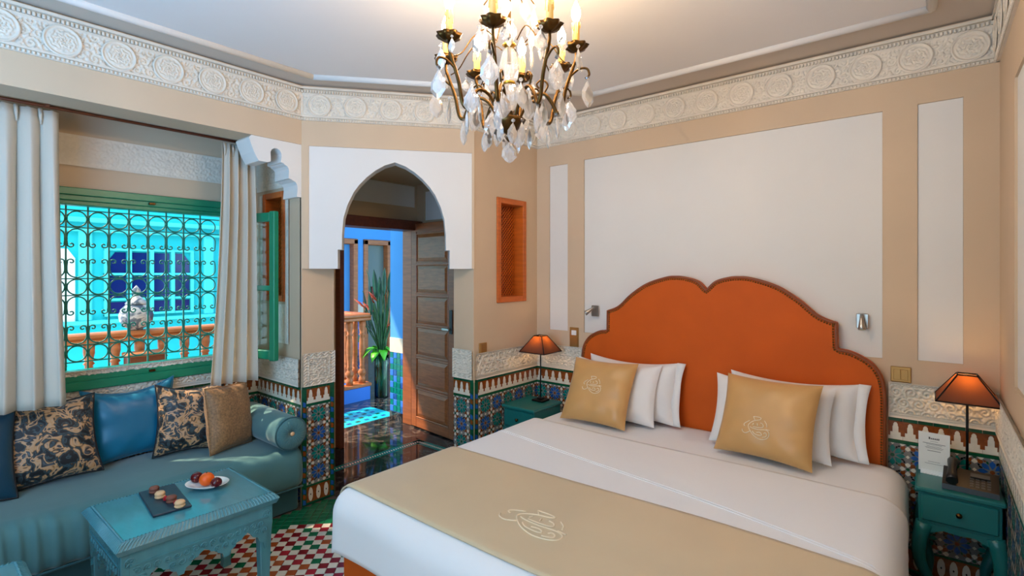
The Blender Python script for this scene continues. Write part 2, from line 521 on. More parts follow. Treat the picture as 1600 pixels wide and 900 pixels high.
# marble lies behind the line that cuts the corner
vest = [(1.98, 3.18), (2.6, 2.66), (2.62, 2.66), (3.45, 2.66), (3.45, 4.2), (1.957, 4.2), (1.957, 3.18)]
fm = struct(MB().prism(vest, -0.09, 0.0, 'xy').build('floor_vestibule', marble))
fh = slab('floor_gallery', 0.0, 9.0, 4.2, 5.5, -0.1, 0.0, marble)
struct(MB().box((3.6, 5.5, -0.1), (9, 9, 0)).build('floor_gallery_far', marble))
# white and teal rope line let into the marble
path = [(2.1, 3.62), (3.06, 3.62), (3.06, 2.75)]
rope_b = MB(); rope_w = MB()
for (a, b) in zip(path, path[1:]):
    L = math.hypot(b[0] - a[0], b[1] - a[1]); d = ((b[0] - a[0]) / L, (b[1] - a[1]) / L); nrm = (-d[1], d[0])
    def q(u, w): return (a[0] + d[0] * u + nrm[0] * w, a[1] + d[1] * u + nrm[1] * w, 0.0012)
    rope_b.add([(x, y, 0.0006) for x, y, _ in (q(-0.04, -0.045), q(L + 0.04, -0.045), q(L + 0.04, 0.045), q(-0.04, 0.045))], [(0, 1, 2, 3)])
    for i in range(int(L / 0.024)):
        u = i * 0.024
        rope_w.add([q(u, -0.014), q(u + 0.012, -0.014), q(u + 0.022, 0.014), q(u + 0.01, 0.014)], [(0, 1, 2, 3)])
rb = rope_b.build('inlay_band', z_teal, fm)
tag(rope_w.build('inlay_rope', z_white, fm), kind='stuff')

# floor tiles: squares of 49 mm turned by 45 degrees
TS = 0.049
tme = {}
def tile_mesh(mat):
    if mat.name not in tme:
        s = TS / 2 - 0.0012
        tme[mat.name] = MB().cbox((-s, -s, -0.006), (s, s, 0.0), 0.0012).mesh('tile', mat)
    return tme[mat.name]
def project(p):
    d = p[0] * CO + p[1] * SI
    return 800 + 798 * (p[0] * SI - p[1] * CO) / d, 425 - 798 * (p[2] - EYE) / d, d
cand = []; rest = MB()
c45 = math.sqrt(0.5)
order = [f_red, f_rust, f_crim, f_green, f_red, f_crim, f_rust, f_red, f_green]
restm = [f_white, f_red, f_rust, f_crim, f_green]
for i in range(-75, 100):
    for j in range(-75, 100):
        x = (i - j) * TS * c45 + 1.0; y = (i + j) * TS * c45 + 1.2
        if not (-1.25 < x < 3.32 and -0.22 < y < 3.2): continue
        # stop at the marble
        if (x - 1.94) * 0.725 + (y - 3.19) * 0.885 > -0.02: continue
        if x > 2.58 and y > 2.47: continue
        band = (x - 1.72) * 0.725 + (y - 3.21) * 0.885 > -0.30 and y > 2.2
        if band: m = f_green
        elif (i + j) % 2 == 0: m = f_white
        else: m = order[(i * 7 + j * 3 + (i * j) % 5) % len(order)]
        px, py, d = project((x, y, 0)) if x * CO + y * SI > 0.2 else (-1, -1, 9)
        vis = 0 < px < 560 and 760 < py < 915 and not (x > 1.3 and y < 2.12)
        under_table = 0.6 < x < 1.12 and 2.5 < y < 2.9
        cand.append((vis and not under_table, d, x, y, m))
cand.sort(key=lambda c: (not c[0], c[1]))
for n, (vis, d, x, y, m) in enumerate(cand):
    if n < 290 and vis:
        put('tile', tile_mesh(m), fl, (x, y, 0), (0, 0, PI / 4))
    else:
        s = TS / 2 - 0.0012; w = s * math.sqrt(2)
        rest.add([(x - w, y, 0), (x, y - w, 0), (x + w, y, 0), (x, y + w, 0)], [(0, 1, 2, 3)], restm.index(m))
tag(rest.build('tile_field', restm, fl), kind='stuff')

# ------------------------------------------------------------------ carved stucco relief
def scroll_height(U, V, cell):
    """spiral scrolls in staggered cells, value 0..1"""
    row = np.floor(V / (cell * 0.87))
    uu = U + (row % 2) * cell * 0.5
    cu = np.floor(uu / cell)
    du = uu - (cu + 0.5) * cell
    dv = V - (row + 0.5) * cell * 0.87
    r = np.hypot(du, dv); ph = np.arctan2(dv, du)
    sgn = np.where((cu + row) % 2 == 0, 1.0, -1.0)
    h = 0.5 + 0.5 * np.cos(2 * PI * r / (cell * 0.27) + sgn * ph + (cu * 1.7 + row * 2.3))
    leaf = 0.5 + 0.5 * np.cos(5 * ph + cu)
    h = np.where(r > cell * 0.42, 0.35 + 0.65 * leaf, h)
    return np.clip((h - 0.25) * 2.2, 0, 1)

def herring(U, V, pitch=0.026):
    z = np.abs(((U / pitch) % 2) - 1)
    return np.clip((0.5 + 0.5 * np.cos(2 * PI * (V + z * pitch * 0.8) / (pitch * 0.75))) * 1.8 - 0.3, 0, 1)

def relief_sheet(u0, u1, z0, z1, res, fn, depth, base=-0.004):
    nu = max(2, int((u1 - u0) / res) + 1); nz = max(2, int((z1 - z0) / res) + 1)
    U, V = np.meshgrid(np.linspace(u0, u1, nu), np.linspace(z0, z1, nz), indexing='ij')
    Hh = fn(U - u0, V - z0)
    edge = np.minimum(np.minimum(U - u0, u1 - U), np.minimum(V - z0, z1 - V))
    Hh = np.where(edge < res * 1.4, 1.0, Hh)
    return MB().grid(U, base - depth * Hh, V)

def stucco_band(parent, u0, u1, z0=0.79, z1=0.975, style='scroll'):
    def fn(U, V):
        Lu, Lv = u1 - u0, z1 - z0
        if style == 'herring':
            h = herring(U, V)
            ins = np.minimum(np.minimum(U, Lu - U), np.minimum(V, Lv - V))
            inner = scroll_height(U, V, 0.042)
            h = np.where(ins > 0.042, inner, h)
            h = np.where(np.abs(ins - 0.04) < 0.004, 1.0, h)
            return h
        h = scroll_height(U, V, 0.062)
        lines = 0.5 + 0.5 * np.cos(2 * PI * V / 0.009)
        h = np.where(V < 0.03, lines, h)
        h = np.where(V > Lv - 0.02, herring(U, V, 0.014), h)
        return h
    return tag(relief_sheet(u0, u1, z0, z1, 0.0034, fn, 0.014).build('stucco_carving', stucco, parent), kind='stuff')

# ------------------------------------------------------------------ zellige dado
def clip_poly(p, u0, u1, z0, z1):
    for ax, lim, sg in ((0, u0, 1), (0, u1, -1), (1, z0, 1), (1, z1, -1)):
        out = []
        for i in range(len(p)):
            a, b = p[i], p[(i + 1) % len(p)]
            ia, ib = sg * (a[ax] - lim) >= 0, sg * (b[ax] - lim) >= 0
            if ia: out.append(a)
            if ia != ib:
                t = (lim - a[ax]) / (b[ax] - a[ax])
                out.append((a[0] + (b[0] - a[0]) * t, a[1] + (b[1] - a[1]) * t))
        p = out
        if len(p) < 3: return None
    return p

ZM = [grout, z_teal, z_blue, z_green, z_rust, z_white, z_black]
def zellige(parent, u0, u1, z0, z1, uc, p=0.128):
    mb = MB()
    mb.add([(u0, -0.002, z0), (u1, -0.002, z0), (u1, -0.002, z1), (u0, -0.002, z1)], [(0, 1, 2, 3)], 0)
    def piece(pts, m, d=0.0042):
        q = clip_poly(pts, u0 + 0.001, u1 - 0.001, z0 + 0.001, z1 - 0.001)
        if q:
            mb.add([(u, -d, z) for u, z in q], [list(range(len(q)))], m)
    def petal(cu, cz, a, r0, r1, w, m):
        ca, sa = math.cos(a), math.sin(a)
        pts = [(r0, 0), (r0 * 0.55 + r1 * 0.45, w), (r0 * 0.3 + r1 * 0.7, w), (r1, 0), (r0 * 0.3 + r1 * 0.7, -w), (r0 * 0.55 + r1 * 0.45, -w)]
        piece([(cu + x * ca - y * sa, cz + x * sa + y * ca) for x, y in pts], m)
    def ngon(cu, cz, r, n, m, a0=0.0, inner=None):
        pts = []
        for k in range(n):
            a = a0 + 2 * PI * k / n
            pts.append((cu + r * math.cos(a), cz + r * math.sin(a)))
            if inner:
                a += PI / n
                pts.append((cu + inner * math.cos(a), cz + inner * math.sin(a)))
        piece(pts, m)
    n0 = int(math.floor((u0 - uc) / p)) - 1; n1 = int(math.ceil((u1 - uc) / p)) + 1
    k0 = int(math.floor((z0 - 0.59) / p)) - 1; k1 = 2
    for i in range(n0, n1 + 1):
        for j in range(k0, k1):
            cu, cz = uc + i * p, 0.59 + j * p
            col = 1 if (i + j) % 2 == 0 else 2
            ngon(cu, cz, 0.075 * p, 8, 3 if col == 1 else 4)
            for k in range(8):
                petal(cu, cz, k * PI / 4, 0.1 * p, 0.42 * p, 0.085 * p, col)
                a = k * PI / 4 + PI / 8
                petal(cu, cz, a, 0.28 * p, 0.42 * p, 0.032 * p, 6 if k % 2 else 3)
            du, dz = cu + p / 2, cz + p / 2
            for k in range(4):
                petal(du, dz, k * PI / 2, 0.07 * p, 0.27 * p, 0.085 * p, 5)
                petal(du, dz, k * PI / 2 + PI / 4, 0.1 * p, 0.33 * p, 0.075 * p, 4)
                petal(du, dz, k * PI / 2 + 0.39, 0.25 * p, 0.36 * p, 0.03 * p, 6)
                petal(du, dz, k * PI / 2 - 0.39, 0.25 * p, 0.36 * p, 0.03 * p, 4)
            ngon(du, dz, 0.06 * p, 8, 3)
            for (eu, ez) in ((cu + p / 2, cz), (cu, cz + p / 2)):
                ngon(eu, ez, 0.07 * p, 4, 5)
    tag(mb.build('zellige_field', ZM, parent), kind='stuff')

mer = [(0.0305, 0), (0.0305, 0.018), (0.022, 0.018), (0.022, 0.038), (0.0125, 0.038), (0.0125, 0.066), (0.0095, 0.072), (0.0095, 0.08), (0.004, 0.089)]
mer = [(-x, z) for x, z in mer] + mer[::-1]
mer_me = MB().prism(mer, -0.0045, -0.0005, 'xz').mesh('merlon', z_white)
bt_me = MB().cbox((-0.029, -0.006, 0), (0.029, 0, 0.018), 0.0015).mesh('border_tile', z_green)
oval = [(0.016 * math.cos(a * PI / 6), 0.05 + 0.046 * math.sin(a * PI / 6)) for a in range(12)]
ov_me = MB().prism(oval, -0.0045, -0.0005, 'xz').add([(-0.004, -0.005, 0.05), (0, -0.005, 0.043), (0.004, -0.005, 0.05), (0, -0.005, 0.057)], [(0, 1, 2, 3)], 1).mesh('oval_tile', [z_white, z_black])

def dado(parent, L, u0=0.0, u1=None, strips=(), uc=None, stucco_style='scroll', zs=0.975, skip=None, field=True, low=True):
    """frieze, rosettes and carved band on one stretch of wall, u measured along the wall"""
    u1 = L if u1 is None else u1
    a, b = u0, u1
    if 'l' in strips:
        corner_strip(parent, u0, u0 + 0.034); a = u0 + 0.034
    if 'r' in strips:
        corner_strip(parent, u1 - 0.034, u1); b = u1 - 0.034
    # top row of green tiles
    n = max(1, round((u1 - u0) / 0.06)); st = (u1 - u0) / n
    for i in range(n):
        put('border_tile', bt_me, parent, (u0 + (i + 0.5) * st, 0, 0.77), (0, 0, 0), (st / 0.0605, 1, 1))
    # frieze
    MB().box((a, -0.002, 0.672), (b, 0, 0.77)).build('frieze_ground', z_rust, parent)
    n = max(1, round((b - a) / 0.062)); st = (b - a) / n
    for i in range(n):
        put('merlon', mer_me, parent, (a + (i + 0.5) * st, 0, 0.674), (0, 0, 0), (st / 0.062, 1, 1))
    MB().cbox((a, -0.005, 0.655), (b, 0, 0.672), 0.0015).build('green_band', z_green, parent)
    zb = 0.13 if low else 0.0
    if field: zellige(parent, a, b, zb, 0.655, (a + b) / 2 if uc is None else uc)
    if low:
        MB().cbox((a, -0.005, 0.118), (b, 0, 0.13), 0.0015).build('green_band', z_green, parent)
        MB().box((a, -0.002, 0.015), (b, 0, 0.118)).build('frieze_ground', z_rust, parent)
        n = max(1, round((b - a) / 0.05)); st = (b - a) / n
        for i in range(n):
            put('oval_tile', ov_me, parent, (a + (i + 0.5) * st, 0, 0.016))
        MB().cbox((a, -0.005, 0.0), (b, 0, 0.015), 0.0015).build('green_band', z_green, parent)
    stucco_band(parent, u0 + 0.002, u1 - 0.002, 0.79, zs, stucco_style)

def corner_strip(parent, u0, u1):
    """upright strip of slanting blue, green and rust tiles between two green fillets"""
    w = u1 - u0
    MB().box((u0, -0.003, 0), (u1, 0, 0.77)).build('strip_ground', z_green, parent)
    a, b = u0 + 0.007, u1 - 0.007
    hgt = 0.036
    cols = [z_blue, z_rust, z_blue, z_green]
    k = 0
    z = 0.01
    while z < 0.72:
        MB().prism([(a, z), (b, z - 0.01 + 0.006), (b, z + hgt - 0.014), (a, z + hgt - 0.003)], -0.0055, -0.003, 'xz').build('strip_tile', cols[k % 4], parent)
        z += hgt; k += 1

dado(w_head, 2.74, 0.0, 0.452, uc=0.05)
dado(w_head, 2.74, 2.312, 2.74, uc=2.33)
dado(w_right, 4.65, 0.0, 1.05, uc=0.06, low=False)
dado(w_ret, 0.737, 0.0, 0.737, strips=('l',), uc=0.11, low=False)
dado(w_pr, 0.2, 0.0, 0.2, strips=('r',), stucco_style='herring', zs=1.0)
dado(w_pl, 0.237, 0.0, 0.237, strips=('l', 'r'), stucco_style='herring', zs=1.01)
dado(w_al, 0.622, 0.0, 0.622, low=False, uc=0.5)
dado(w_win, 2.62, 0.02, 2.62, low=False)
# patches of carved stucco in the alcove
def patch(parent, u0, u1, z0, z1, cell=0.03, res=0.0045):
    tag(relief_sheet(u0, u1, z0, z1, res, lambda U, V: scroll_height(U, V, cell), 0.006).build('stucco_carving', stucco, parent), kind='stuff')
patch(w_win, 0.01, 2.619, 2.165, 2.345, 0.055, 0.006)
patch(w_al, 0.001, 0.6, 2.13, 2.36, 0.045, 0.005)
patch(w_al, 0.43, 0.475, 1.06, 2.1, 0.022)
patch(w_al, 0.05, 0.092, 1.06, 2.1, 0.022)
patch(w_al, 0.28, 0.43, 1.06, 1.33, 0.034)

# ------------------------------------------------------------------ carved cornice
def medallion_mesh():
    n, m = 64, 26
    R = 0.074
    th = np.linspace(0, 2 * PI, n, endpoint=False); rr = np.linspace(0.0005, 1, m)
    RR, TT = np.meshgrid(rr, th, indexing='ij')
    h = 0.4 + 0.5 * np.cos(RR * 9 * PI + 1.6 * np.sin(8 * TT)) * np.cos(4 * TT + RR * 5) + 0.25 * np.cos(16 * TT) * RR
    h = np.where(RR > 0.86, 1.0 - np.abs(RR - 0.93) * 9, h)
    h = np.where((RR > 0.76) & (RR <= 0.86), 0.1, h)
    h = np.clip(h, 0, 1)
    return MB().grid(RR * R * np.cos(TT), -0.004 - 0.009 * h, RR * R * np.sin(TT), wrap=True).mesh('medallion', stucco)
med_me = medallion_mesh()

def cornice(name, start, deg, L, off=0.0):
    z0, z1 = 2.55, 2.765
    mb = MB()
    mb.box((0, -0.012, z0), (L, 0, z1))
    mb.box((0, -0.03, z1 - 0.014), (L, 0, z1))
    mb.box((0, -0.022, z1 - 0.048), (L, 0, z1 - 0.04))
    mb.box((0, -0.022, z0 + 0.018), (L, 0, z0 + 0.026))
    o = struct(mb.build(name, stucco, None, (start[0], start[1], 0), (0, 0, math.radians(deg) if abs(deg) > 7 else deg)))
    zc = (z0 + 0.026 + z1 - 0.048) / 2
    def fn(U, V): return scroll_height(U, V, 0.058)
    tag(relief_sheet(0.001, L - 0.001, z0 + 0.026, z1 - 0.048, 0.005, fn, 0.014, -0.006).build('cornice_carving', stucco, o), kind='stuff')
    n = max(1, round(L / 0.215)); st = L / n
    for i in range(n):
        put('medallion', med_me, o, ((i + 0.5) * st, -0.016, zc))
    # pierced bead rows above and below
    beads = MB()
    k = int(L / 0.017)
    for i in range(k):
        u = (i + 0.5) * L / k
        beads.cbox((u - 0.0055, -0.022, z0 + 0.001), (u + 0.0055, -0.012, z0 + 0.016), 0.003)
        beads.cbox((u - 0.0058, -0.024, z1 - 0.037), (u + 0.0058, -0.012, z1 - 0.018), 0.003)
    tag(beads.build('bead_row', stucco, o), kind='stuff')
    return o
cornice('trim_1', (-0.9, 3.21), 0, 2.62)
o = cornice('trim_2', (DA.x, DA.y), 0, DL); o.rotation_euler = (0, 0, DANG)
cornice('trim_3', (2.605, 2.49), 0, 0.745)
cornice('trim_4', (3.35, 2.49), -90, 2.74)
cornice('trim_5', (3.35, -0.25), 180, 2.2)

# lobed white bracket under the lintel, beside the pilaster
br = [(1.72, 2.389), (1.40, 2.389), (1.385, 2.372), (1.40, 2.33), (1.415, 2.29), (1.43, 2.262), (1.445, 2.238), (1.5, 2.238), (1.519, 2.246)]
br += [(1.552 + 0.036 * math.cos(math.radians(a)), 2.298 + 0.038 * math.sin(math.radians(a))) for a in (200, 170, 140, 110, 80, 50, 20, -10)]
br += [(1.583, 2.25), (1.60, 2.248)]
br += [(1.600 + 0.037 * math.cos(math.radians(a)), 2.205 + 0.037 * math.sin(math.radians(a))) for a in (80, 50, 20, -10)]
br += [(1.634, 2.155), (1.655, 2.152)]
br += [(1.650 + 0.045 * math.cos(math.radians(a)), 2.105 + 0.045 * math.sin(math.radians(a))) for a in (80, 50, 20, -10)]
br += [(1.69, 2.042), (1.72, 2.042)]
struct(MB().prism(br, 3.213, 3.40, 'xz').build('trim_bracket', white))
# ------------------------------------------------------------------ soft things
def catmull(pts, n=6):
    out = []
    P = [Vector(p) for p in pts]
    for i in range(len(P) - 1):
        p0, p1, p2, p3 = P[max(i - 1, 0)], P[i], P[i + 1], P[min(i + 2, len(P) - 1)]
        for k in range(n):
            t = k / n
            out.append(0.5 * ((2 * p1) + (p2 - p0) * t + (2 * p0 - 5 * p1 + 4 * p2 - p3) * t * t + (3 * p1 - p0 - 3 * p2 + p3) * t ** 3))
    out.append(P[-1])
    return out

def cushion_fn(w, h, t, bow=0.07, wr=0.0, seed=0, sag=0.0):
    """returns f(u,v) -> (x, thickness/2, z); u,v in -1..1, base at z = 0"""
    r = random.Random(seed)
    a, b, c = r.uniform(0, 6), r.uniform(0, 6), r.uniform(0, 6)
    def f(u, v):
        x = w / 2 * u * (1 - bow * (1 - v * v))
        z = h / 2 * v * (1 - bow * (1 - u * u)) 
        th = t / 2 * (max(0, (1 - u ** 4) * (1 - v ** 4))) ** 0.62 * (1 - sag * max(0, v) ** 2)
        if wr:
            e = max(abs(u), abs(v))
            th += wr * (e ** 3) * (1 - e) * 4 * math.sin(9 * u + a + 2.2 * math.sin(3 * v + b)) * (1 if abs(v) > abs(u) else 0.2)
            th += wr * (e ** 3) * (1 - e) * 4 * math.sin(9 * v + c) * (1 if abs(u) > abs(v) else 0.2)
        return x, th, z + h / 2
    return f

def cushion_mesh(f, n=26, sag_top=0.0):
    mb = MB()
    lin_ = np.linspace(-1, 1, n)
    # denser near the rim
    lin_ = np.sign(lin_) * (1 - (1 - np.abs(lin_)) ** 1.35)
    for sgn in (-1, 1):
        X = np.zeros((n, n)); Y = np.zeros((n, n)); Z = np.zeros((n, n))
        for i, u in enumerate(lin_):
            for j, v in enumerate(lin_):
                x, th, z = f(u, v)
                z -= sag_top * max(0, v) * (1 - u * u)
                X[i, j], Y[i, j], Z[i, j] = x, sgn * th, z
        if sgn < 0: mb.grid(X, Y, Z)
        else: mb.grid(X[::-1], Y[::-1], Z[::-1])
    return mb

LOGO = [[(430, 215), (520, 208), (580, 220), (560, 258), (470, 290), (400, 340), (360, 400), (370, 460), (430, 540), (500, 600), (600, 640), (700, 620), (760, 570), (772, 500), (740, 452), (680, 438), (560, 456), (440, 450), (390, 430)],
        [(430, 215), (470, 282)], [(405, 520), (330, 576), (272, 560), (248, 512)], [(372, 310), (290, 370), (268, 415), (300, 442)],
        [(452, 345), (440, 385)], [(522, 335), (532, 385)], [(580, 318), (622, 330), (645, 378), (600, 410), (450, 422)], [(650, 260), (700, 320), (716, 380)],
        [(700, 424), (772, 432)], [(450, 510), (500, 556), (600, 566), (630, 540), (590, 505), (530, 522)], [(668, 520), (690, 490), (722, 515), (718, 562), (652, 592)]]
def logo_paths():
    return [[((x - 510) / 265.0, -(y - 425) / 265.0) for x, y in s] for s in LOGO]

def pillow(name, label, cat, w, h, t, mat, loc, rot, group=None, bow=0.07, wr=0.004, seed=0, pipe=None, logo=None, sag_top=0.0, body='cover', flange=None):
    o = thing(name, label, cat, loc, rot, group)
    f = cushion_fn(w, h, t, bow, wr, seed)
    cushion_mesh(f, sag_top=sag_top).build(body, mat, o)
    if pipe:
        ts = np.linspace(-1, 1, 14)[:-1]
        ring = [(a, -1) for a in ts] + [(1, a) for a in ts] + [(-a, 1) for a in ts] + [(-1, -a) for a in ts]
        pts = []
        for u, v in ring:
            x, th, z = f(u, v); pts.append((x, 0, z - sag_top * max(0, v) * (1 - u * u)))
        MB().tube(pts, 0.0055, 6, closed=True).build('piping', pipe, o)
    if flange:
        # flat hemmed border of an oxford pillowcase
        ts = np.linspace(-1, 1, 20)
        n = 20; X = np.zeros((3, n)); Y = np.zeros((3, n)); Z = np.zeros((3, n))
        for j, v in enumerate(ts):
            x, th, z = f(1.0, v)
            z -= 0
            for k, d in enumerate((-0.008, flange * 0.5, flange)):
                X[k, j] = x + d; Y[k, j] = 0.006 * math.sin(5 * v + k); Z[k, j] = z
        solid(MB().grid(X, Y, Z).build('hem', mat, o), 0.004)
    if logo:
        s, lu, lv = logo
        mb = MB()
        for st in logo_paths():
            pts = []
            for p in catmull([Vector((a, b, 0)) for a, b in st], 4):
                x, z = lu + p.x * s, lv + p.y * s
                # nearest parameters on the cover
                u = max(-0.97, min(0.97, x / (w / 2))); v = max(-0.97, min(0.97, (z - h / 2) / (h / 2)))
                for _ in range(3):
                    fx, th, fz = f(u, v)
                    u += (x - fx) / (w / 2); v += (z - fz) / (h / 2)
                fx, th, fz = f(u, v)
                pts.append((x, -th - 0.0012, z - sag_top * max(0, v) * (1 - u * u)))
            mb.tube(pts, 0.0021, 5)
        mb.build('embroidery', thread, o)
    return o

# ------------------------------------------------------------------ bed
BX0, BX1, BY0, BY1, BZ = 1.27, 3.28, 0.085, 2.145, 0.555
bed = thing('bed', 'wide bed with arched orange leather headboard and white bedding', 'bed', (2.27, 1.115, 0))
bo = Vector((2.27, 1.115, 0))
def L_(p): return (p[0] - bo.x, p[1] - bo.y, p[2] - bo.z)

def drape(a, b, x0, x1, y0, y1, z, r, tmax, head=True):
    """point a along X, b along Y on a cloth lying on the mattress and hanging over its edges"""
    da = min(0, a - (x0 + r)); 
    if not head: da += max(0, a - (x1 - r))
    db = min(0, b - (y0 + r)) + max(0, b - (y1 - r))
    t = math.hypot(da, db)
    bx, by = a - da, b - db
    if t < 1e-9: return bx, by, z, 0.0
    ux, uy = da / t, db / t
    t = min(t, tmax)
    q = PI / 2 * r
    if t < q: out, dn = r * math.sin(t / r), r * (1 - math.cos(t / r))
    else: out, dn = r, r + (t - q)
    return bx + ux * out, by + uy * out, z - dn, t

def cloth(name, mat, parent, a0, a1, z, r, tmax, off=0.0, na=70, nb=90, b0=None, b1=None, amp=0.004, head=True, seed=0, a_of_b=None):
    x0, x1, y0, y1 = BX0 - off, BX1, BY0 - off, BY1 + off
    ext = tmax - 0.0
    bb = np.linspace(y0 + r - ext if b0 is None else b0, y1 - r + ext if b1 is None else b1, nb)
    X = np.zeros((na, nb)); Y = np.zeros((na, nb)); Z = np.zeros((na, nb))
    for j, b in enumerate(bb):
        lo, hi = a_of_b(b) if a_of_b else (a0, a1)
        for i in range(na):
            a = lo + (hi - lo) * i / (na - 1)
            x, y, zz, t = drape(a, b, x0, x1, y0, y1, z + off, r, tmax, head)
            zz += amp * (math.sin(2.3 * a * 2 + b * 3.1 + seed) + math.sin(5.1 * b - a * 1.7 + seed * 2)) * (0.5 if t < 0.05 else 0.2)
            if t > 0.12:
                w = amp * 2.0 * (t - 0.12) / 0.2
                x += -w * math.sin(9 * b + seed) if a < x0 + r else 0
                y += w * math.sin(8 * a + seed) * (1 if b > 1.1 else -1)
            X[i, j], Y[i, j], Z[i, j] = x - bo.x, y - bo.y, zz - bo.z
    o = MB().grid(X, Y, Z).build(name, mat, parent)
    solid(o, 0.006)
    return o

# base
mb = MB().cbox((BX0 + 0.045, BY0 + 0.05, 0.03), (BX1 - 0.02, BY1 - 0.05, 0.3), 0.02)
mb.v = [L_(p) for p in mb.v]
mb.build('bed_base', leather, bed)
for x in (BX0 + 0.12, BX1 - 0.12):
    for y in (BY0 + 0.12, BY1 - 0.12):
        MB().lathe([(0.025, 0), (0.03, 0.03)], 12, L_((x, y, 0))).build('foot', dwood, bed)
mb = MB().cbox((BX0 + 0.03, BY0 + 0.03, 0.3), (BX1 - 0.01, BY1 - 0.03, BZ - 0.02), 0.06)
mb.v = [L_(p) for p in mb.v]
mb.build('mattress', linen, bed)
cloth('bed_sheet', linen, bed, 2.2, BX1 - 0.005, BZ - 0.004, 0.11, 0.33, off=-0.008, na=40, amp=0.003, seed=2)
cloth('duvet', linen, bed, BX0 + 0.11 - 0.33, 2.76, BZ, 0.11, 0.335, off=0.008, na=90, nb=110, amp=0.004, seed=1)
# stitched hem lines across the turned-down sheet
for dx in (0.0, 0.02):
    pts = []
    for k in range(41):
        b = BY0 + 0.02 + (BY1 - BY0 - 0.04) * k / 40
        a = 2.06 + dx + (2.41 - 2.06) * ((b - BY0) / (BY1 - BY0)) ** 0.8
        x, y, zz, t = drape(a, b, BX0 - 0.008, BX1, BY0 - 0.008, BY1 + 0.008, BZ + 0.008, 0.11, 0.33)
        zz += 0.004 * (math.sin(2.3 * a * 2 + b * 3.1 + 1) + math.sin(5.1 * b - a * 1.7 + 2)) * (0.5 if t < 0.05 else 0.2)
        pts.append(L_((x, y, zz + 0.0035)))
    MB().tube(pts, 0.003, 6).build('hem', linen, bed)

# headboard
hc = 1.108
hump = catmull([Vector(p + (0,)) for p in [(0, 1.437), (0.055, 1.492), (0.138, 1.518), (0.2, 1.523), (0.268, 1.516), (0.405, 1.471), (0.524, 1.393), (0.6, 1.322), (0.649, 1.292), (0.708, 1.272)]], 5)
low = catmull([Vector(p + (0,)) for p in [(0.71, 1.128), (0.76, 1.123), (0.81, 1.103), (0.855, 1.075), (0.89, 1.035), (0.912, 0.985), (0.922, 0.92), (0.924, 0.86)]], 4)
halfo = [(p.x, p.y) for p in hump] + [(p.x, p.y) for p in low] + [(0.924, 0.3), (0.924, 0.02)]
outl = [(hc + s, z) for s, z in halfo[::-1]] + [(hc - s, z) for s, z in halfo[1:]]
hb = MB().prism([(y - bo.y, z) for y, z in outl], 3.29 - bo.x, 3.346 - bo.x, 'yz').build('headboard', leather, bed)
bevel(hb, 0.008, 3)
# border roll and nail heads follow the outline
def inset(path, d):
    out = []
    for i in range(len(path)):
        a = Vector(path[max(i - 1, 0)]); b = Vector(path[min(i + 1, len(path) - 1)])
        t = (b - a); t = t.normalized() if t.length > 1e-9 else Vector((1, 0))
        out.append((path[i][0] + t.y * d, path[i][1] - t.x * d))
    return out
edge = outl[1:-1]
ins = inset(edge, -0.004)
MB().tube([(3.292 - bo.x, y - bo.y, z) for y, z in inset(edge, -0.006)], 0.0085, 8).build('headboard_piping', leatherd, hb)
ins = inset(edge, -0.02)
acc = 0.0; nails = MB(); last = Vector(ins[0])
prof = [(0.0058, 0), (0.005, 0.0025), (0.003, 0.0042), (0.0003, 0.005)]
for p in ins[1:]:
    q = Vector(p); seg = (q - last).length
    while acc + 0.0145 <= seg:
        acc += 0.0145
        c = last + (q - last) * (acc / seg)
        v = []
        for r, zz in prof:
            for k in range(7):
                w = 2 * PI * k / 7
                v.append((3.29 - zz - bo.x, c.x + r * math.cos(w) - bo.y, c.y + r * math.sin(w)))
        nails.add(v, [[i * 7 + k, i * 7 + (k + 1) % 7, (i + 1) * 7 + (k + 1) % 7, (i + 1) * 7 + k] for i in range(3) for k in range(7)], 0, True)
    acc -= seg
    last = q
tag(nails.build('nail_trim', brassn, hb), 'row of small brass nail heads', kind='stuff')

# gold runner across the foot of the bed
run = thing('bed_runner', 'gold satin runner with white embroidered emblem across foot of the bed', 'runner', (1.69, 1.115, BZ))
bo = Vector((1.69, 1.115, BZ))
cloth('runner_cloth', goldr, run, 1.335, 2.03, BZ, 0.11, 0.3, off=0.016, na=36, nb=110, amp=0.004, seed=1,
      a_of_b=lambda b: (1.335 + 0.006 * math.sin(3 * b), 2.03 + 0.02 * math.sin(2.2 * b + 0.5)))
mb = MB()
for st in logo_paths():
    pts = []
    for p in catmull([Vector((a, b, 0)) for a, b in st], 4):
        y = 1.2 - p.x * 0.15; x = 1.6 + p.y * 0.105
        z = BZ + 0.032 + 0.004 * (math.sin(2.3 * x * 2 + y * 3.1 + 1) + math.sin(5.1 * y - x * 1.7 + 2)) * 0.5
        pts.append((x - bo.x, y - bo.y, z - 0.0125 - bo.z))
    mb.tube(pts, 0.0034, 5)
mb.build('embroidery', thread, run)

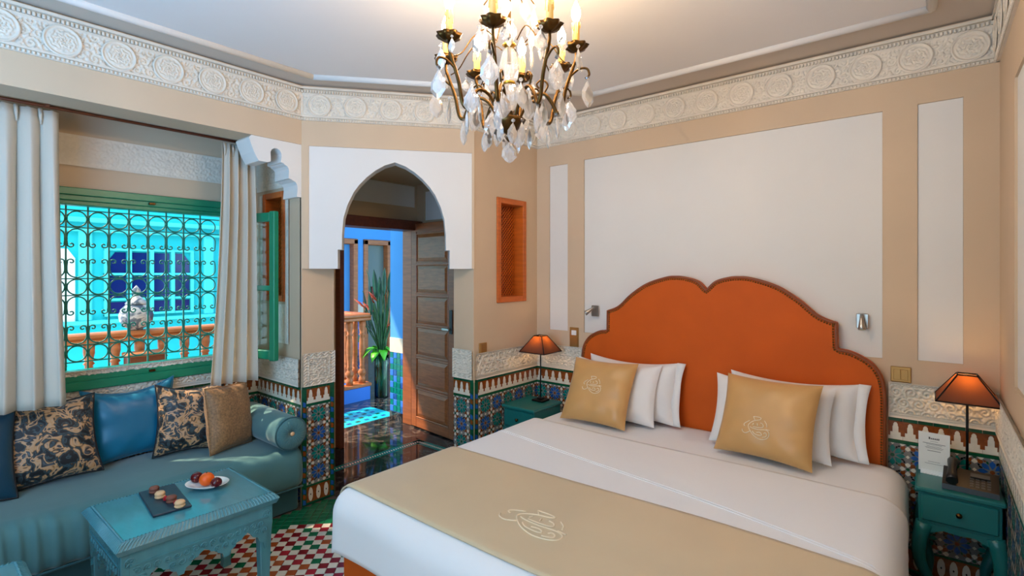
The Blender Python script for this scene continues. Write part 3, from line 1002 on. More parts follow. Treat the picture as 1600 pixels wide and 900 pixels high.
# pillows: local front looks towards the foot of the bed
R90 = -PI / 2
def bedpillow(name, label, x, y, w, h, t, mat, lean, turn=0.0, roll=0.0, **kw):
    return pillow(name, label, 'pillow' if name == 'pillow' else 'cushion', w, h, t, mat, (x, y, BZ + 0.012), (-math.radians(lean), math.radians(roll), R90 + math.radians(turn)), **kw)
bedpillow('pillow', 'white pillow leaning directly on the headboard, in the pair nearer the door', 3.165, 1.60, 0.66, 0.40, 0.13, linen2, 13, 0, seed=3, flange=0.045, group='white pillows', wr=0.006, sag_top=0.02)
bedpillow('pillow', 'white pillow just behind the gold cushion nearer the door', 3.04, 1.66, 0.62, 0.40, 0.13, linen2, 20, 2, seed=4, flange=0.0, group='white pillows', wr=0.006, sag_top=0.02)
bedpillow('pillow', 'white pillow leaning directly on the headboard, in the pair nearer the telephone', 3.165, 0.62, 0.66, 0.40, 0.13, linen2, 15, 0, seed=5, flange=0.045, group='white pillows', wr=0.006, sag_top=0.02)
bedpillow('pillow', 'white pillow just behind the gold cushion nearer the telephone', 3.03, 0.70, 0.62, 0.40, 0.13, linen2, 20, -2, seed=6, flange=0.0, group='white pillows', wr=0.006, sag_top=0.02)
bedpillow('gold_cushion', 'square gold satin cushion with emblem on the bed, nearer the door', 2.87, 1.70, 0.47, 0.44, 0.14, gold, 29, 2, 0, seed=8, logo=(0.068, -0.02, 0.24), wr=0.014, group='gold cushions on the bed')
bedpillow('gold_cushion', 'square gold satin cushion with emblem on the bed, nearer the telephone', 2.885, 0.695, 0.49, 0.44, 0.14, gold, 26, -6, 0, seed=9, logo=(0.068, -0.02, 0.15), wr=0.011, group='gold cushions on the bed')

# ------------------------------------------------------------------ nightstands
def nightstand(label, loc, w=0.305, d=0.345, h=0.57):
    o = thing('nightstand', label, 'nightstand', loc, (0, 0, R90), 'teal nightstands')
    x = w / 2
    MB().cbox((-x, -0.008, h - 0.022), (x, d, h), 0.006).build('top', tealpaint, o)
    MB().cbox((-x + 0.012, 0.012, h - 0.165), (x - 0.012, d - 0.005, h - 0.022), 0.003).build('body', tealpaint, o)
    dr = MB().cbox((-x + 0.022, 0.0, h - 0.15), (x - 0.022, 0.014, h - 0.032), 0.006).build('drawer', tealpaint, o)
    MB().lathe([(0.004, 0), (0.004, 0.01), (0.011, 0.014), (0.011, 0.02), (0.0005, 0.025)], 12).build('knob', bronze, dr, (0, 0.0, h - 0.09), (PI / 2, 0, 0))
    ap = [(-x + 0.012, h - 0.163), (x - 0.012, h - 0.163), (x - 0.012, h - 0.215), (x - 0.06, h - 0.205), (x * 0.35, h - 0.185), (0, h - 0.19), (-x * 0.35, h - 0.185), (-x + 0.06, h - 0.205), (-x + 0.012, h - 0.215)]
    MB().prism(ap, 0.014, 0.03, 'xz').build('apron', tealpaint, o)
    for sx in (-1, 1):
        for y, sy in ((0.03, -1), (d - 0.035, 1)):
            pts = []; R = []
            for k in range(13):
                t = k / 12
                bulge = 0.026 * math.sin(PI * min(1, t * 1.5)) - 0.02 * math.sin(PI * max(0, (t - 0.45) / 0.55))
                pts.append((sx * (x - 0.034 + bulge * 0.8), y + sy * bulge * 0.5, (h - 0.17) * (1 - t) + 0.012 * t))
                R.append(0.02 * (1 - t) ** 0.8 + 0.013 + 0.005 * (t > 0.9))
            MB().tube(pts, R, 10).build('leg', tealpaint, o)
    return o
nightstand('teal nightstand in the corner beside the open door, under a small lamp', (2.885, 2.318, 0))
nightstand('teal nightstand with cabriole legs carrying telephone and printed card', (2.99, -0.092, 0))

def table_lamp(label, loc):
    o = thing('table_lamp', label, 'lamp', loc, (0, 0, 0), 'bedside lamps')
    MB().cbox((-0.05, -0.05, 0), (0.05, 0.05, 0.014), 0.004).cbox((-0.022, -0.022, 0.014), (0.022, 0.022, 0.026), 0.006).build('base', blackm, o)
    MB().tube([(0, 0, 0.02), (0, 0, 0.44)], 0.0055, 10).build('stem', blackm, o)
    b, t, z0, z1 = 0.115, 0.036, 0.375, 0.495
    sh = MB()
    cs = [(-1, -1), (1, -1), (1, 1), (-1, 1)]
    for i in range(4):
        a, c = cs[i], cs[(i + 1) % 4]
        sh.add([(a[0] * b, a[1] * b, z0), (c[0] * b, c[1] * b, z0), (c[0] * t, c[1] * t, z1), (a[0] * t, a[1] * t, z1)], [(0, 1, 2, 3)])
    s = sh.build('shade', shade_m, o)
    fr = MB()
    for i in range(4):
        a, c = cs[i], cs[(i + 1) % 4]
        fr.tube([(a[0] * b, a[1] * b, z0), (a[0] * t, a[1] * t, z1)], 0.0035, 6)
        fr.tube([(a[0] * b, a[1] * b, z0), (c[0] * b, c[1] * b, z0)], 0.0035, 6)
        fr.tube([(a[0] * t, a[1] * t, z1), (c[0] * t, c[1] * t, z1)], 0.0035, 6)
    fr.build('shade_frame', blackm, s)
    bl = MB().lathe([(0.001, 0.425), (0.014, 0.432), (0.02, 0.45), (0.016, 0.47), (0.001, 0.48)], 14).build('bulb', lampbulb, o)
    return o
lampbulb = M('warm_bulb', (255, 220, 160), 0.4, emit=60, ecol=(255, 200, 130))
table_lamp('small brown pyramid lamp lit in the corner beside the door', (3.14, 2.30, 0.571))
table_lamp('small brown pyramid lamp lit behind the telephone', (3.226, -0.129, 0.571))

# telephone
ph = thing('telephone', 'black desk telephone on the nightstand', 'telephone', (3.02, -0.13, 0.571), (0, 0, R90 - 0.06))
MB().prism([(0, 0), (0.15, 0), (0.15, 0.06), (0.135, 0.066), (0.005, 0.022)], -0.095, 0.095, 'yz').build('base', blackp, ph)
key = MB().cbox((-0.006, -0.005, 0), (0.006, 0.005, 0.004), 0.0015).mesh('key', greyp)
sl = math.atan2(0.044, 0.13)
for i in range(4):
    for j in range(4):
        put('key', key, ph, (0.005 + i * 0.019, 0.025 + j * 0.017, 0.0275 + j * 0.0058), (sl, 0, 0))
MB().box((0.0, 0.095, 0), (0.065, 0.122, 0.003)).build('display', greyp, ph, (0, -0.012, 0.024), (sl * 0.98, 0, 0))
hs = MB().tube([(-0.06, -0.006, 0.045), (-0.062, 0.02, 0.058), (-0.063, 0.07, 0.078), (-0.062, 0.125, 0.09), (-0.06, 0.155, 0.086)], [0.022, 0.02, 0.015, 0.02, 0.024], 10).build('handset', blackp, ph)

# menu card in a clear stand
cd = thing('information_card', 'upright white printed card standing on nightstand beside telephone', 'card', (3.20, -0.008, 0.571), (0, 0, R90 - 0.1))
cw, chh = 0.118, 0.2
MB().box((-cw / 2, 0, 0.012), (cw / 2, 0.003, chh)).build('card', paper, cd)
MB().box((-cw / 2 + 0.008, -0.012, 0), (cw / 2 - 0.008, 0.03, 0.004)).box((-cw / 2 + 0.008, -0.004, 0.0), (cw / 2 - 0.008, -0.001, 0.022)).build('stand', porc, cd)
for k, (x, w, h) in enumerate([(-0.02, 0.006, 0.011), (-0.012, 0.0045, 0.007), (-0.0055, 0.005, 0.0075), (0.0015, 0.0055, 0.007), (0.009, 0.005, 0.0075), (0.0155, 0.0045, 0.0085)]):
    MB().box((x, -0.0005, 0.168), (x + w, 0, 0.168 + h)).build('printed_heading', ink, cd)
for k, (wd, zz) in enumerate([(0.03, 0.158), (0.085, 0.147), (0.06, 0.142), (0.055, 0.134), (0.07, 0.129), (0.062, 0.124), (0.05, 0.112), (0.045, 0.06), (0.07, 0.05)]):
    MB().box((-wd / 2, -0.0005, zz), (wd / 2, 0, zz + (0.0022 if k in (1, 6) else 0.0012))).build('printed_line', ink, cd)

# ------------------------------------------------------------------ fittings on the bed wall
def reading_light(label, y, z, dirv):
    o = thing('reading_light', label, 'wall light', (3.35 - 0.008, y, z), (0, 0, R90), 'reading spotlights')
    MB().cbox((-0.028, -0.014, -0.04), (0.028, 0, 0.04), 0.003).build('wall_plate', steel, o)
    d = Vector(dirv).normalized()
    a = Vector((0, -0.05, 0.018))
    MB().tube([(0, -0.01, 0.02), a], 0.006, 8).build('arm', steel, o)
    h = MB().tube([a - d * 0.02, a + d * 0.008, a + d * 0.05, a + d * 0.062], [0.007, 0.01, 0.017, 0.018], 14).build('head', steel, o)
    MB().tube([a + d * 0.0605, a + d * 0.0635], 0.0145, 14).build('lens', lens, h)
    return o
reading_light('steel reading spotlight on the wall at the door side of the headboard', 1.94, 1.26, (-0.75, -0.5, -0.62))
reading_light('steel reading spotlight on the wall at the telephone side of the headboard', 0.29, 1.285, (0.06, -0.25, -1))
def plate(name, label, cat, loc, rz, w, h, parts):
    o = thing(name, label, cat, loc, (0, 0, rz))
    MB().cbox((-w / 2, -0.009, -h / 2), (w / 2, 0, h / 2), 0.003).build('plate', brassplate, o)
    for (nm, x0, x1, z0, z1, m, d) in parts:
        MB().cbox((x0, -0.009 - d, z0), (x1, -0.007, z1), 0.0015).build(nm, m, o)
    return o
plate('light_switch', 'double gold light switch on wall beside the headboard, telephone side', 'switch', (3.35, 0.125, 1.016), R90, 0.086, 0.08,
      [('rocker', -0.03, -0.001, -0.027, 0.027, brassplate, 0.004), ('rocker', 0.001, 0.03, -0.027, 0.027, brassplate, 0.004)])
plate('room_control', 'gold wall plate with white display above gold switch, door side of bed', 'switch', (3.35, 2.13, 1.046), R90, 0.08, 0.155,
      [('display', -0.022, 0.022, 0.018, 0.055, porc, 0.002), ('rocker', -0.032, 0.032, -0.07, -0.005, brassplate, 0.005)])
plate('wall_switch', 'single plain gold switch on wall between door pilaster and corner lamp', 'switch', (2.695, 2.49, 1.0), 0, 0.08, 0.085,
      [('rocker', -0.03, 0.03, -0.032, 0.032, brassplate, 0.004)])
# ------------------------------------------------------------------ built-in sofa in the alcove
sofa = thing('sofa', 'long teal velvet sofa with deep seat mattress below the window', 'sofa', (0.4, 3.5, 0))
so = Vector((0.4, 3.5, 0))
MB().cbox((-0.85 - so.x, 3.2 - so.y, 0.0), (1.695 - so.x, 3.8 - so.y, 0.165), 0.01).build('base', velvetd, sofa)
prof = [(3.23, 0.166), (3.16, 0.17), (3.135, 0.195), (3.13, 0.25), (3.13, 0.31), (3.137, 0.36), (3.155, 0.395), (3.19, 0.415), (3.24, 0.422), (3.4, 0.425), (3.6, 0.425), (3.76, 0.424), (3.8, 0.41), (3.81, 0.36), (3.81, 0.17)]
xs = np.concatenate([np.linspace(-0.85, 0.0, 20), np.linspace(0.01, 0.85, 130), np.linspace(0.87, 1.66, 40), [1.675, 1.688, 1.695]])
X = np.zeros((len(xs), len(prof))); Y = X.copy(); Z = X.copy()
for i, x in enumerate(xs):
    e = 0.0 if x < 1.66 else (x - 1.66) * 0.6
    for j, (y, z) in enumerate(prof):
        w = 0.0
        if 1 <= j <= 7 and x < 0.85:
            fall = 1 / (1 + math.exp((x - 0.7) / 0.05))
            w = 0.011 * fall * max(-0.4, math.sin(88 * x + 1.5 * math.sin(17 * x) + 0.3 * j))
        X[i, j] = x - so.x; Y[i, j] = y - so.y - w + e; Z[i, j] = z + (0.003 * math.sin(7 * x) if j > 6 else 0) - (e * 0.5 if z > 0.3 else 0)
mb = MB().grid(X, Y, Z)
n = len(prof); k = (len(xs) - 1) * n
mb.f.append([k + j for j in range(n)]); mb.m.append(0); mb.s.append(False)
mb.build('seat_mattress', velvet, sofa)
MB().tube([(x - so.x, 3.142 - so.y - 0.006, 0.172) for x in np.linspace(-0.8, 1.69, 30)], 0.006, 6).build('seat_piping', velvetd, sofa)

# bolster
bl = thing('bolster', 'round teal bolster with buttoned end at right end of sofa', 'cushion', (1.605, 3.11, 0.427))
prof = [(0.012, 0.0), (0.05, -0.006), (0.085, -0.002), (0.099, 0.012), (0.103, 0.03), (0.104, 0.3), (0.104, 0.6), (0.09, 0.66), (0.01, 0.665)]
RB = (-PI / 2, 0, 0)
MB().lathe(prof, 40).build('cover', velvet, bl, (0, 0, 0.104), RB)
MB().tube([(0.1 * math.cos(a), -0.0, 0.104 + 0.1 * math.sin(a)) for a in np.linspace(0, 2 * PI, 40)[:-1]], 0.005, 6, closed=True).build('piping', velvetd, bl, (0, 0.012, 0))
mb = MB()
for k in range(28):
    a = 2 * PI * k / 28
    mb.tube([(0.014 * math.cos(a), 0.0, 0.104 + 0.014 * math.sin(a)), (0.05 * math.cos(a), -0.0055, 0.104 + 0.05 * math.sin(a)), (0.09 * math.cos(a), 0.001, 0.104 + 0.09 * math.sin(a))], [0.003, 0.0035, 0.002], 5)
tag(mb.build('pleat', velvet, bl), kind='stuff')
MB().lathe([(0.014, 0), (0.014, 0.004), (0.009, 0.008), (0.0005, 0.009)], 14).build('button', macc, bl, (0, 0, 0.104), (PI / 2, 0, 0))

# loose cushions on the sofa, local front towards the room
def sofacushion(name, label, x, y, w, h, t, mat, lean, turn, roll, **kw):
    return pillow(name, label, 'cushion', w, h, t, mat, (x, y, 0.432), (-math.radians(lean), math.radians(roll), math.radians(turn)), group='cushions on the sofa', **kw)
sofacushion('cushion', 'dark teal cushion cut by the left edge of the picture', 0.19, 3.50, 0.42, 0.42, 0.13, darkteal, 14, 0, 0, seed=21, pipe=piping)
sofacushion('cushion', 'large leaf-print cushion at the left, against the long curtain', 0.535, 3.585, 0.44, 0.43, 0.15, camo, 12, -4, -4, seed=22, pipe=piping, bow=0.1, wr=0.006)
sofacushion('cushion', 'plain blue satin cushion between the two leaf-print cushions', 0.935, 3.69, 0.47, 0.45, 0.15, bluesat, 10, 0, -2, seed=23, pipe=bluesat, bow=0.13, wr=0.01, sag_top=0.03)
sofacushion('cushion', 'leaf-print cushion standing between blue and bronze cushions', 1.17, 3.545, 0.37, 0.43, 0.14, camo, 10, -14, 2, seed=24, pipe=piping, bow=0.12, wr=0.006, sag_top=0.02)
sofacushion('cushion', 'bronze woven cushion beside the bolster', 1.375, 3.43, 0.33, 0.40, 0.15, bronze_f, 10, 24, 3, seed=25, pipe=bronze_f, bow=0.05, wr=0.006)

# ------------------------------------------------------------------ curtains
def curtain(label, xt, xb, y, zt, zb, folds, amp, seed):
    o = thing('curtain', label, 'curtain', ((xt[0] + xt[1]) / 2, y, zb), (0, 0, 0), 'window curtains')
    ox, oz = (xt[0] + xt[1]) / 2, zb
    r = random.Random(seed)
    ph = [r.uniform(0, 6.28) for _ in range(6)]
    n, m = folds * 14, 30
    X = np.zeros((m, n)); Y = X.copy(); Z = X.copy()
    for i in range(m):
        t = i / (m - 1)
        z = zt + (zb - zt) * t
        w = 1 - math.cos(PI / 2 * min(1, t * 1.0))
        x0 = xt[0] + (xb[0] - xt[0]) * w; x1 = xt[1] + (xb[1] - xt[1]) * w
        for j in range(n):
            s = j / (n - 1)
            a = amp * (0.45 + 0.55 * min(1, t * 3 + 0.2))
            q = 2 * PI * folds * s + 0.5 * math.sin(3.1 * s * 2 + ph[0]) + 0.35 * t * math.sin(5 * s + ph[1])
            yy = a * math.sin(q) + 0.25 * a * math.sin(2 * q + ph[2] + t) + 0.012 * t * math.sin(4 * s + ph[3])
            X[i, j] = x0 + (x1 - x0) * (s + 0.012 * math.sin(2 * q)) - ox; Y[i, j] = yy; Z[i, j] = z - oz
    c = MB().grid(X, Y, Z).build('drape', curtm, o)
    solid(c, 0.003)
    # gathered heading
    h = MB()
    for k in range(folds * 2):
        s = (k + 0.5) / (folds * 2)
        x = xt[0] + (xt[1] - xt[0]) * s - ox
        h.tube([(x, 0.004, zt - oz + 0.004), (x, -0.008, zt - oz - 0.03), (x + 0.003, 0.0, zt - oz - 0.075)], [0.009, 0.008, 0.003], 6)
    h.build('heading', curtm, o)
    return o
curtain('long cream curtain at the left edge of the window', (0.1, 0.545), (0.05, 0.575), 3.47, 2.368, 0.865, 5, 0.032, 1)
curtain('short cream curtain hanging between window and carved side wall', (1.335, 1.535), (1.27, 1.545), 3.475, 2.368, 0.835, 4, 0.032, 2)
rail = thing('curtain_rail', 'dark red wooden curtain rail under the alcove lintel', 'rail', (0.4, 3.46, 2.378))
MB().tube([(-1.2, 0, 0.01), (1.3, 0, 0.01)], 0.009, 10).build('rod', dwood, rail)
for x in (-1.1, 0.1, 1.25):
    MB().box((x - 0.008, -0.05, 0.005), (x + 0.008, 0.0, 0.018)).build('bracket', dwood, rail)

# ------------------------------------------------------------------ alcove window
win = struct(MB().box((0.57, 3.835, 0.862), (0.58, 3.9, 2.038)).build('window_1', gpaint))
def wpart(name, a, b, c=0.004, mat=gpaint, parent=None):
    return MB().cbox(a, b, c).build(name, mat, parent or win)
wpart('window_head', (0.575, 3.815, 1.995), (1.525, 3.93, 2.038)); wpart('window_head', (0.575, 3.83, 1.965), (1.525, 3.93, 1.997)); wpart('window_head', (0.575, 3.845, 1.94), (1.525, 3.93, 1.967))
wpart('window_sill', (0.575, 3.80, 0.862), (1.525, 3.93, 0.915)); wpart('window_sill', (0.575, 3.82, 0.912), (1.525, 3.93, 0.945)); wpart('window_sill', (0.575, 3.84, 0.942), (1.525, 3.93, 0.97))
wpart('window_jamb', (0.575, 3.82, 0.965), (0.612, 3.93, 1.945)); wpart('window_jamb', (1.488, 3.82, 0.965), (1.525, 3.93, 1.945))
wpart('latch', (1.035, 3.808, 1.975), (1.068, 3.83, 1.988), 0.002, bronze); wpart('latch', (1.035, 3.806, 0.92), (1.068, 3.825, 0.934), 0.002, bronze)
# opened casement: hinged at the right jamb, swung into the room
hx, hy_ = 1.5, 3.79
ang = math.atan2(3.34 - hy_, 1.615 - hx)
cas = struct(MB().cbox((0, -0.018, 0.97), (0.03, 0.018, 1.945), 0.004).build('window_casement', gpaint, None, (hx, hy_, 0), (0, 0, ang)))
for nm, a, b in (('stile', (0.418, -0.02, 0.962), (0.466, 0.02, 1.952)), ('rail', (0.028, -0.018, 1.885), (0.42, 0.018, 1.945)), ('rail', (0.028, -0.018, 0.97), (0.42, 0.018, 1.03)), ('glazing_bar', (0.028, -0.012, 1.425), (0.42, 0.012, 1.46))):
    MB().cbox(a, b, 0.005).build(nm, gpaint, cas)
MB().box((0.03, -0.002, 1.03), (0.42, 0.002, 1.425)).build('pane', pane_g, cas)
MB().box((0.03, -0.002, 1.46), (0.42, 0.002, 1.885)).build('pane', pane_g, cas)

# wrought-iron grille
gr = thing('window_grille', 'green wrought-iron grille of rings and scrolls across the window', 'grille', (1.05, 3.955, 0.97))
gx = [0.657 + 0.1024 * k for k in range(0, 8)]
bars = [1.92, 1.816, 1.51, 1.41, 1.11, 1.01]
for x in gx:
    MB().cbox((x - 0.0045, -0.0045, -0.02), (x + 0.0045, 0.0045, 0.985), 0.001).build('bar', iron, gr, (x - 1.05, 0, 0))
    gr.children[-1].data.transform(Matrix.Translation((-x, 0, 0)))
for z in bars:
    MB().cbox((-0.46, -0.004, z - 0.0035 - 0.97), (0.46, 0.004, z + 0.0035 - 0.97), 0.001).build('crossbar', iron, gr)
ring_me = MB().tube([(0.0465 * math.cos(a), 0, 0.0465 * math.sin(a)) for a in np.linspace(0, 2 * PI, 25)[:-1]], 0.0042, 6, closed=True).mesh('ring', iron)
u = [(0.0465 * math.cos(math.radians(a)), -0.05 + 0.0465 * math.sin(math.radians(a))) for a in np.linspace(90, 0, 9)]
u += [(0.0465, -0.075), (0.044, -0.095)]
u += [(0.027 + 0.018 * (1 - k / 14) * math.cos(math.radians(-10 - k * 30)) , -0.098 + 0.018 * (1 - k / 14) * math.sin(math.radians(-10 - k * 30))) for k in range(12)]
scr = MB()
scr.tube([(x, 0, z) for x, z in u], 0.0042, 6); scr.tube([(-x, 0, z) for x, z in u], 0.0042, 6)
scr_me = scr.mesh('scroll', iron)
boss_me = MB().lathe([(0.001, -0.009), (0.009, -0.005), (0.009, 0.005), (0.001, 0.009)], 8).mesh('boss', iron)
for k in range(-1, 8):
    xc = 0.657 + 0.1024 * (k + 0.5) - 1.05
    for zc in (1.868, 1.46, 1.06):
        put('ring', ring_me, gr, (xc, 0, zc - 0.97))
    for z, s in ((1.812, 1), (1.406, 1), (1.514, -1), (1.114, -1)):
        put('scroll', scr_me, gr, (xc, 0, z - 0.97), (0 if s > 0 else PI, 0, 0))
for x in gx:
    for zc in (1.868, 1.46, 1.06):
        put('boss', boss_me, gr, (x - 1.05, 0, zc - 0.97), (PI / 2, 0, 0))

# ------------------------------------------------------------------ small cedar lattice windows
def lattice_window(label, loc, rz, w, h, flip=False):
    o = thing('lattice_window', label, 'window', loc, (0, 0, rz), 'cedar lattice windows')
    f = 0.042
    for a, b in (((0, 0), (f, h)), ((w - f, 0), (w, h)), ((f, 0), (w - f, f)), ((f, h - f), (w - f, h))):
        MB().cbox((a[0], -0.012, a[1]), (b[0], 0.11, b[1]), 0.003).build('frame', owood, o)
    MB().box((f, 0.103, f), (w - f, 0.112, h - f)).build('back_board', dwood, o)
    # hinged shutter of crossed slats
    x0, x1 = (f, w - f)
    lat = MB(); n = int((h - 2 * f) / 0.03)
    for k in range(-11, n + 1):
        for s in (-1, 1):
            z0 = f + k * 0.03; dz = (x1 - x0)
            p = clip_poly([(x0, z0 if s > 0 else z0 + dz), (x0, (z0 if s > 0 else z0 + dz) + 0.009), (x1, (z0 + dz if s > 0 else z0) + 0.009), (x1, z0 + dz if s > 0 else z0)], x0, x1, f, h - f)
            if p and len(p) > 2: lat.prism(p, 0.078 if s > 0 else 0.084, 0.084 if s > 0 else 0.09, 'xz')
    tag(lat.build('lattice', owood, o), kind='stuff')
    return o
lattice_window('small orange cedar lattice window on the wall beside the bed corner', (2.849, 2.49, 1.321), 0, 0.347, 0.786)
lattice_window('small orange cedar lattice window inside the sofa alcove', (1.72, 3.739, 1.346), -PI / 2, 0.318, 0.763)

# ------------------------------------------------------------------ carved tables
def carved_table(name, label, loc, w, d, h, lift=0.0, carve=True, nar=3):
    o = thing(name, label, 'table', loc)
    x, y = w / 2, d / 2
    top = MB().cbox((-x + 0.028, -y + 0.028, h - 0.024), (x - 0.028, y - 0.028, h), 0.002).build('top', tablep, o)
    # sloping gadrooned edge
    mb = MB()
    a = [(-x + 0.026, -y + 0.026), (x - 0.026, -y + 0.026), (x - 0.026, y - 0.026), (-x + 0.026, y - 0.026)]
    b = [(-x, -y), (x, -y), (x, y), (-x, y)]
    v = [(p[0], p[1], h - 0.001) for p in a] + [(p[0], p[1], h - 0.026) for p in b] + [(p[0] * 0.965, p[1] * 0.965, h - 0.048) for p in b]
    f = []
    for i in range(4):
        j = (i + 1) % 4
        f += [(i, i + 4, j + 4, j), (i + 4, i + 8, j + 8, j + 4)]
    mb.add(v, f)
    for i in range(4):
        j = (i + 1) % 4
        A, B = Vector(b[i]), Vector(b[j]); A2, B2 = Vector(a[i]), Vector(a[j])
        n = int((B - A).length / 0.014)
        for k in range(n):
            t = (k + 0.3) / n; t2 = (k + 0.95) / n
            p = A2 + (B2 - A2) * t2; q = A + (B - A) * t
            mb.tube([(p.x, p.y, h - 0.003), ((p.x + q.x) / 2, (p.y + q.y) / 2, h - 0.010), (q.x, q.y, h - 0.026)], 0.004, 5, caps=False)
    mb.build('moulded_edge', tablep, top)
    rp = MB()
    for i in range(4):
        j = (i + 1) % 4
        A, B = Vector(a[i]) * 0.985, Vector(a[j]) * 0.985
        d_ = (B - A).normalized(); nn = Vector((-d_.y, d_.x)); n = int((B - A).length / 0.013)
        for k in range(n):
            c = A + (B - A) * ((k + 0.5) / n)
            s1 = c - d_ * 0.004 - nn * 0.004; s2 = c + d_ * 0.004 + nn * 0.004
            rp.tube([(s1.x, s1.y, h), (s2.x, s2.y, h)], 0.0036, 5)
    tag(rp.build('rope_border', tablep, top), kind='stuff')
    # aprons with pointed arches, carved scrolls
    def apron(length):
        z1, z0 = h - 0.05, h - 0.12
        L = length / 2 - 0.05
        pts = [(-L, z1), (L, z1), (L, z0 - 0.13)]
        seg = 2 * L / nar
        for k in range(nar):
            r = L - k * seg
            base = z0 - 0.13 if k == 0 else z0 - 0.095
            pk = z0 - 0.025
            for (fx, fz) in ((0.06, 0.0), (0.1, 0.3), (0.2, 0.42), (0.24, 0.62), (0.36, 0.7), (0.4, 0.84), (0.5, 1.0), (0.6, 0.84), (0.64, 0.7), (0.76, 0.62), (0.8, 0.42), (0.9, 0.3), (0.94, 0.0)):
                bb = base if fx < 0.5 else (z0 - 0.13 if k == nar - 1 else z0 - 0.095)
                pts.append((r - fx * seg, bb + (pk - bb) * fz))
        pts.append((-L, z0 - 0.13))
        return pts
    for (length, dist, rz) in ((w, y, 0), (w, y, PI), (d, x, PI / 2), (d, x, -PI / 2)):
        ap = MB().prism(apron(length), -0.01, 0.008, 'xz').box((-length / 2 + 0.05, -0.014, h - 0.105), (length / 2 - 0.05, -0.008, h - 0.099))
        po = ap.build('apron', tablep, o, (math.sin(rz) * (dist - 0.03), -math.cos(rz) * (dist - 0.03), 0), (0, 0, rz))
        if carve and (rz in (0, -PI / 2)):
            cv = MB(); L = length / 2 - 0.06
            nsc = int(2 * L / 0.034)
            for k in range(nsc):
                for row, zz in ((0, h - 0.128), (1, h - 0.16)):
                    cx_ = -L + (k + 0.5 + 0.5 * row) * 2 * L / nsc
                    if row and abs(((cx_ + L) / (2 * L) * nar) % 1 - 0.5) < 0.28: continue
                    if cx_ > L: continue
                    sp = [(cx_ + (0.002 + 0.0135 * t) * math.cos(t * 9 + k), -0.0105, zz + (0.002 + 0.0135 * t) * math.sin(t * 9 + k)) for t in np.linspace(0, 1, 12)]
                    cv.tube(sp, 0.0028, 4)
            tag(cv.build('scroll_carving', tablep, po), kind='stuff')
    for sx in (-1, 1):
        for sy in (-1, 1):
            lx, ly = sx * (x - 0.052), sy * (y - 0.052)
            v = []
            for z, s in ((h - 0.05, 0.03), (h - 0.13, 0.03), (h - 0.2, 0.026), (0.03, 0.019), (0.0, 0.021)):
                v += [(lx - s, ly - s, z), (lx + s, ly - s, z), (lx + s, ly + s, z), (lx - s, ly + s, z)]
            f = [[i * 4 + k, (i + 1) * 4 + k, (i + 1) * 4 + (k + 1) % 4, i * 4 + (k + 1) % 4] for i in range(4) for k in range(4)] + [[0, 1, 2, 3], [19, 18, 17, 16]]
            lg = bevel(MB().add(v, f).build('leg', tablep, o), 0.003, 1)
            if sy < 0:
                ro = [(lx + 0.018 * math.cos(t), ly - 0.031, h - 0.09 + 0.018 * math.sin(t)) for t in np.linspace(0, 2 * PI, 13)[:-1]]
                cvb = MB().tube(ro, 0.003, 4, closed=True)
                for q in range(4):
                    cvb.tube([(lx, ly - 0.031, h - 0.09), (lx + 0.02 * math.cos(q * PI / 2 + PI / 4), ly - 0.031, h - 0.09 + 0.02 * math.sin(q * PI / 2 + PI / 4))], [0.004, 0.002], 5)
                cvb.build('rosette', tablep, lg)
    return o
carved_table('coffee_table', 'teal painted carved coffee table with rope edge and pointed arches', (0.86, 2.67, 0), 0.635, 0.535, 0.5)
carved_table('carved_stool', 'small teal carved stool cut by the bottom left corner of the picture', (0.085, 2.365, 0), 0.46, 0.46, 0.5, carve=False, nar=2)

# things on the coffee table
sb = thing('slate_board', 'dark slate serving board with sweets on coffee table', 'board', (0.798, 2.72, 0.5025), (0, 0, -0.1))
MB().cbox((-0.072, -0.165, 0), (0.072, 0.165, 0.009), 0.002).build('slate', slate, sb)
def on_board(px, py): return on_z(px, py, 0.526)
def macaron(label, p, mat, r=0.021):
    o = thing('macaron', label, 'macaron', (p.x, p.y, 0.512), (0, 0, 0), 'macarons on slate')
    MB().lathe([(r * 0.85, 0), (r, 0.004), (r, 0.009), (r * 0.92, 0.011)], 18).build('shell', mat, o)
    MB().lathe([(r * 0.9, 0.0105), (r * 0.93, 0.013), (r * 0.9, 0.0155)], 18).build('filling', macb if mat is macb else macc, o)
    MB().lathe([(r * 0.92, 0.015), (r, 0.017), (r * 0.98, 0.023), (r * 0.75, 0.029), (0.001, 0.031)], 18).build('shell', mat, o)
macaron('cocoa brown macaron at the far end of the slate', on_board(241, 765), macb)
macaron('cream macaron between cocoa macaron and raspberry, farther one', on_board(250, 773), macc)
macaron('cocoa brown macaron between the two raspberries', on_board(268, 779.5), macb)
macaron('cream macaron at the near end of the slate', on_board(281, 787), macc)
def raspberry(label, p):
    o = thing('raspberry', label, 'raspberry', (p.x, p.y, 0.512), (0, 0, 0), 'raspberries on slate')
    mb = MB()
    for zz, rr, n in ((0.004, 0.0075, 8), (0.009, 0.0085, 8), (0.014, 0.006, 6), (0.017, 0.002, 3)):
        for k in range(n):
            a = 2 * PI * k / n + zz * 300
            mb.lathe([(0.0003, -0.0035), (0.003, -0.002), (0.0035, 0.0005), (0.0025, 0.0025), (0.0003, 0.0035)], 6, (rr * math.cos(a), rr * math.sin(a), zz))
    mb.lathe([(0.003, 0.001), (0.0075, 0.005), (0.007, 0.012), (0.002, 0.017)], 10)
    mb.build('drupelets', berry, o)
raspberry('raspberry beside the farther cream macaron', on_board(259, 777)); raspberry('raspberry beside the nearer cream macaron', on_board(275.5, 783))
pc = on_z(324, 757, 0.515)
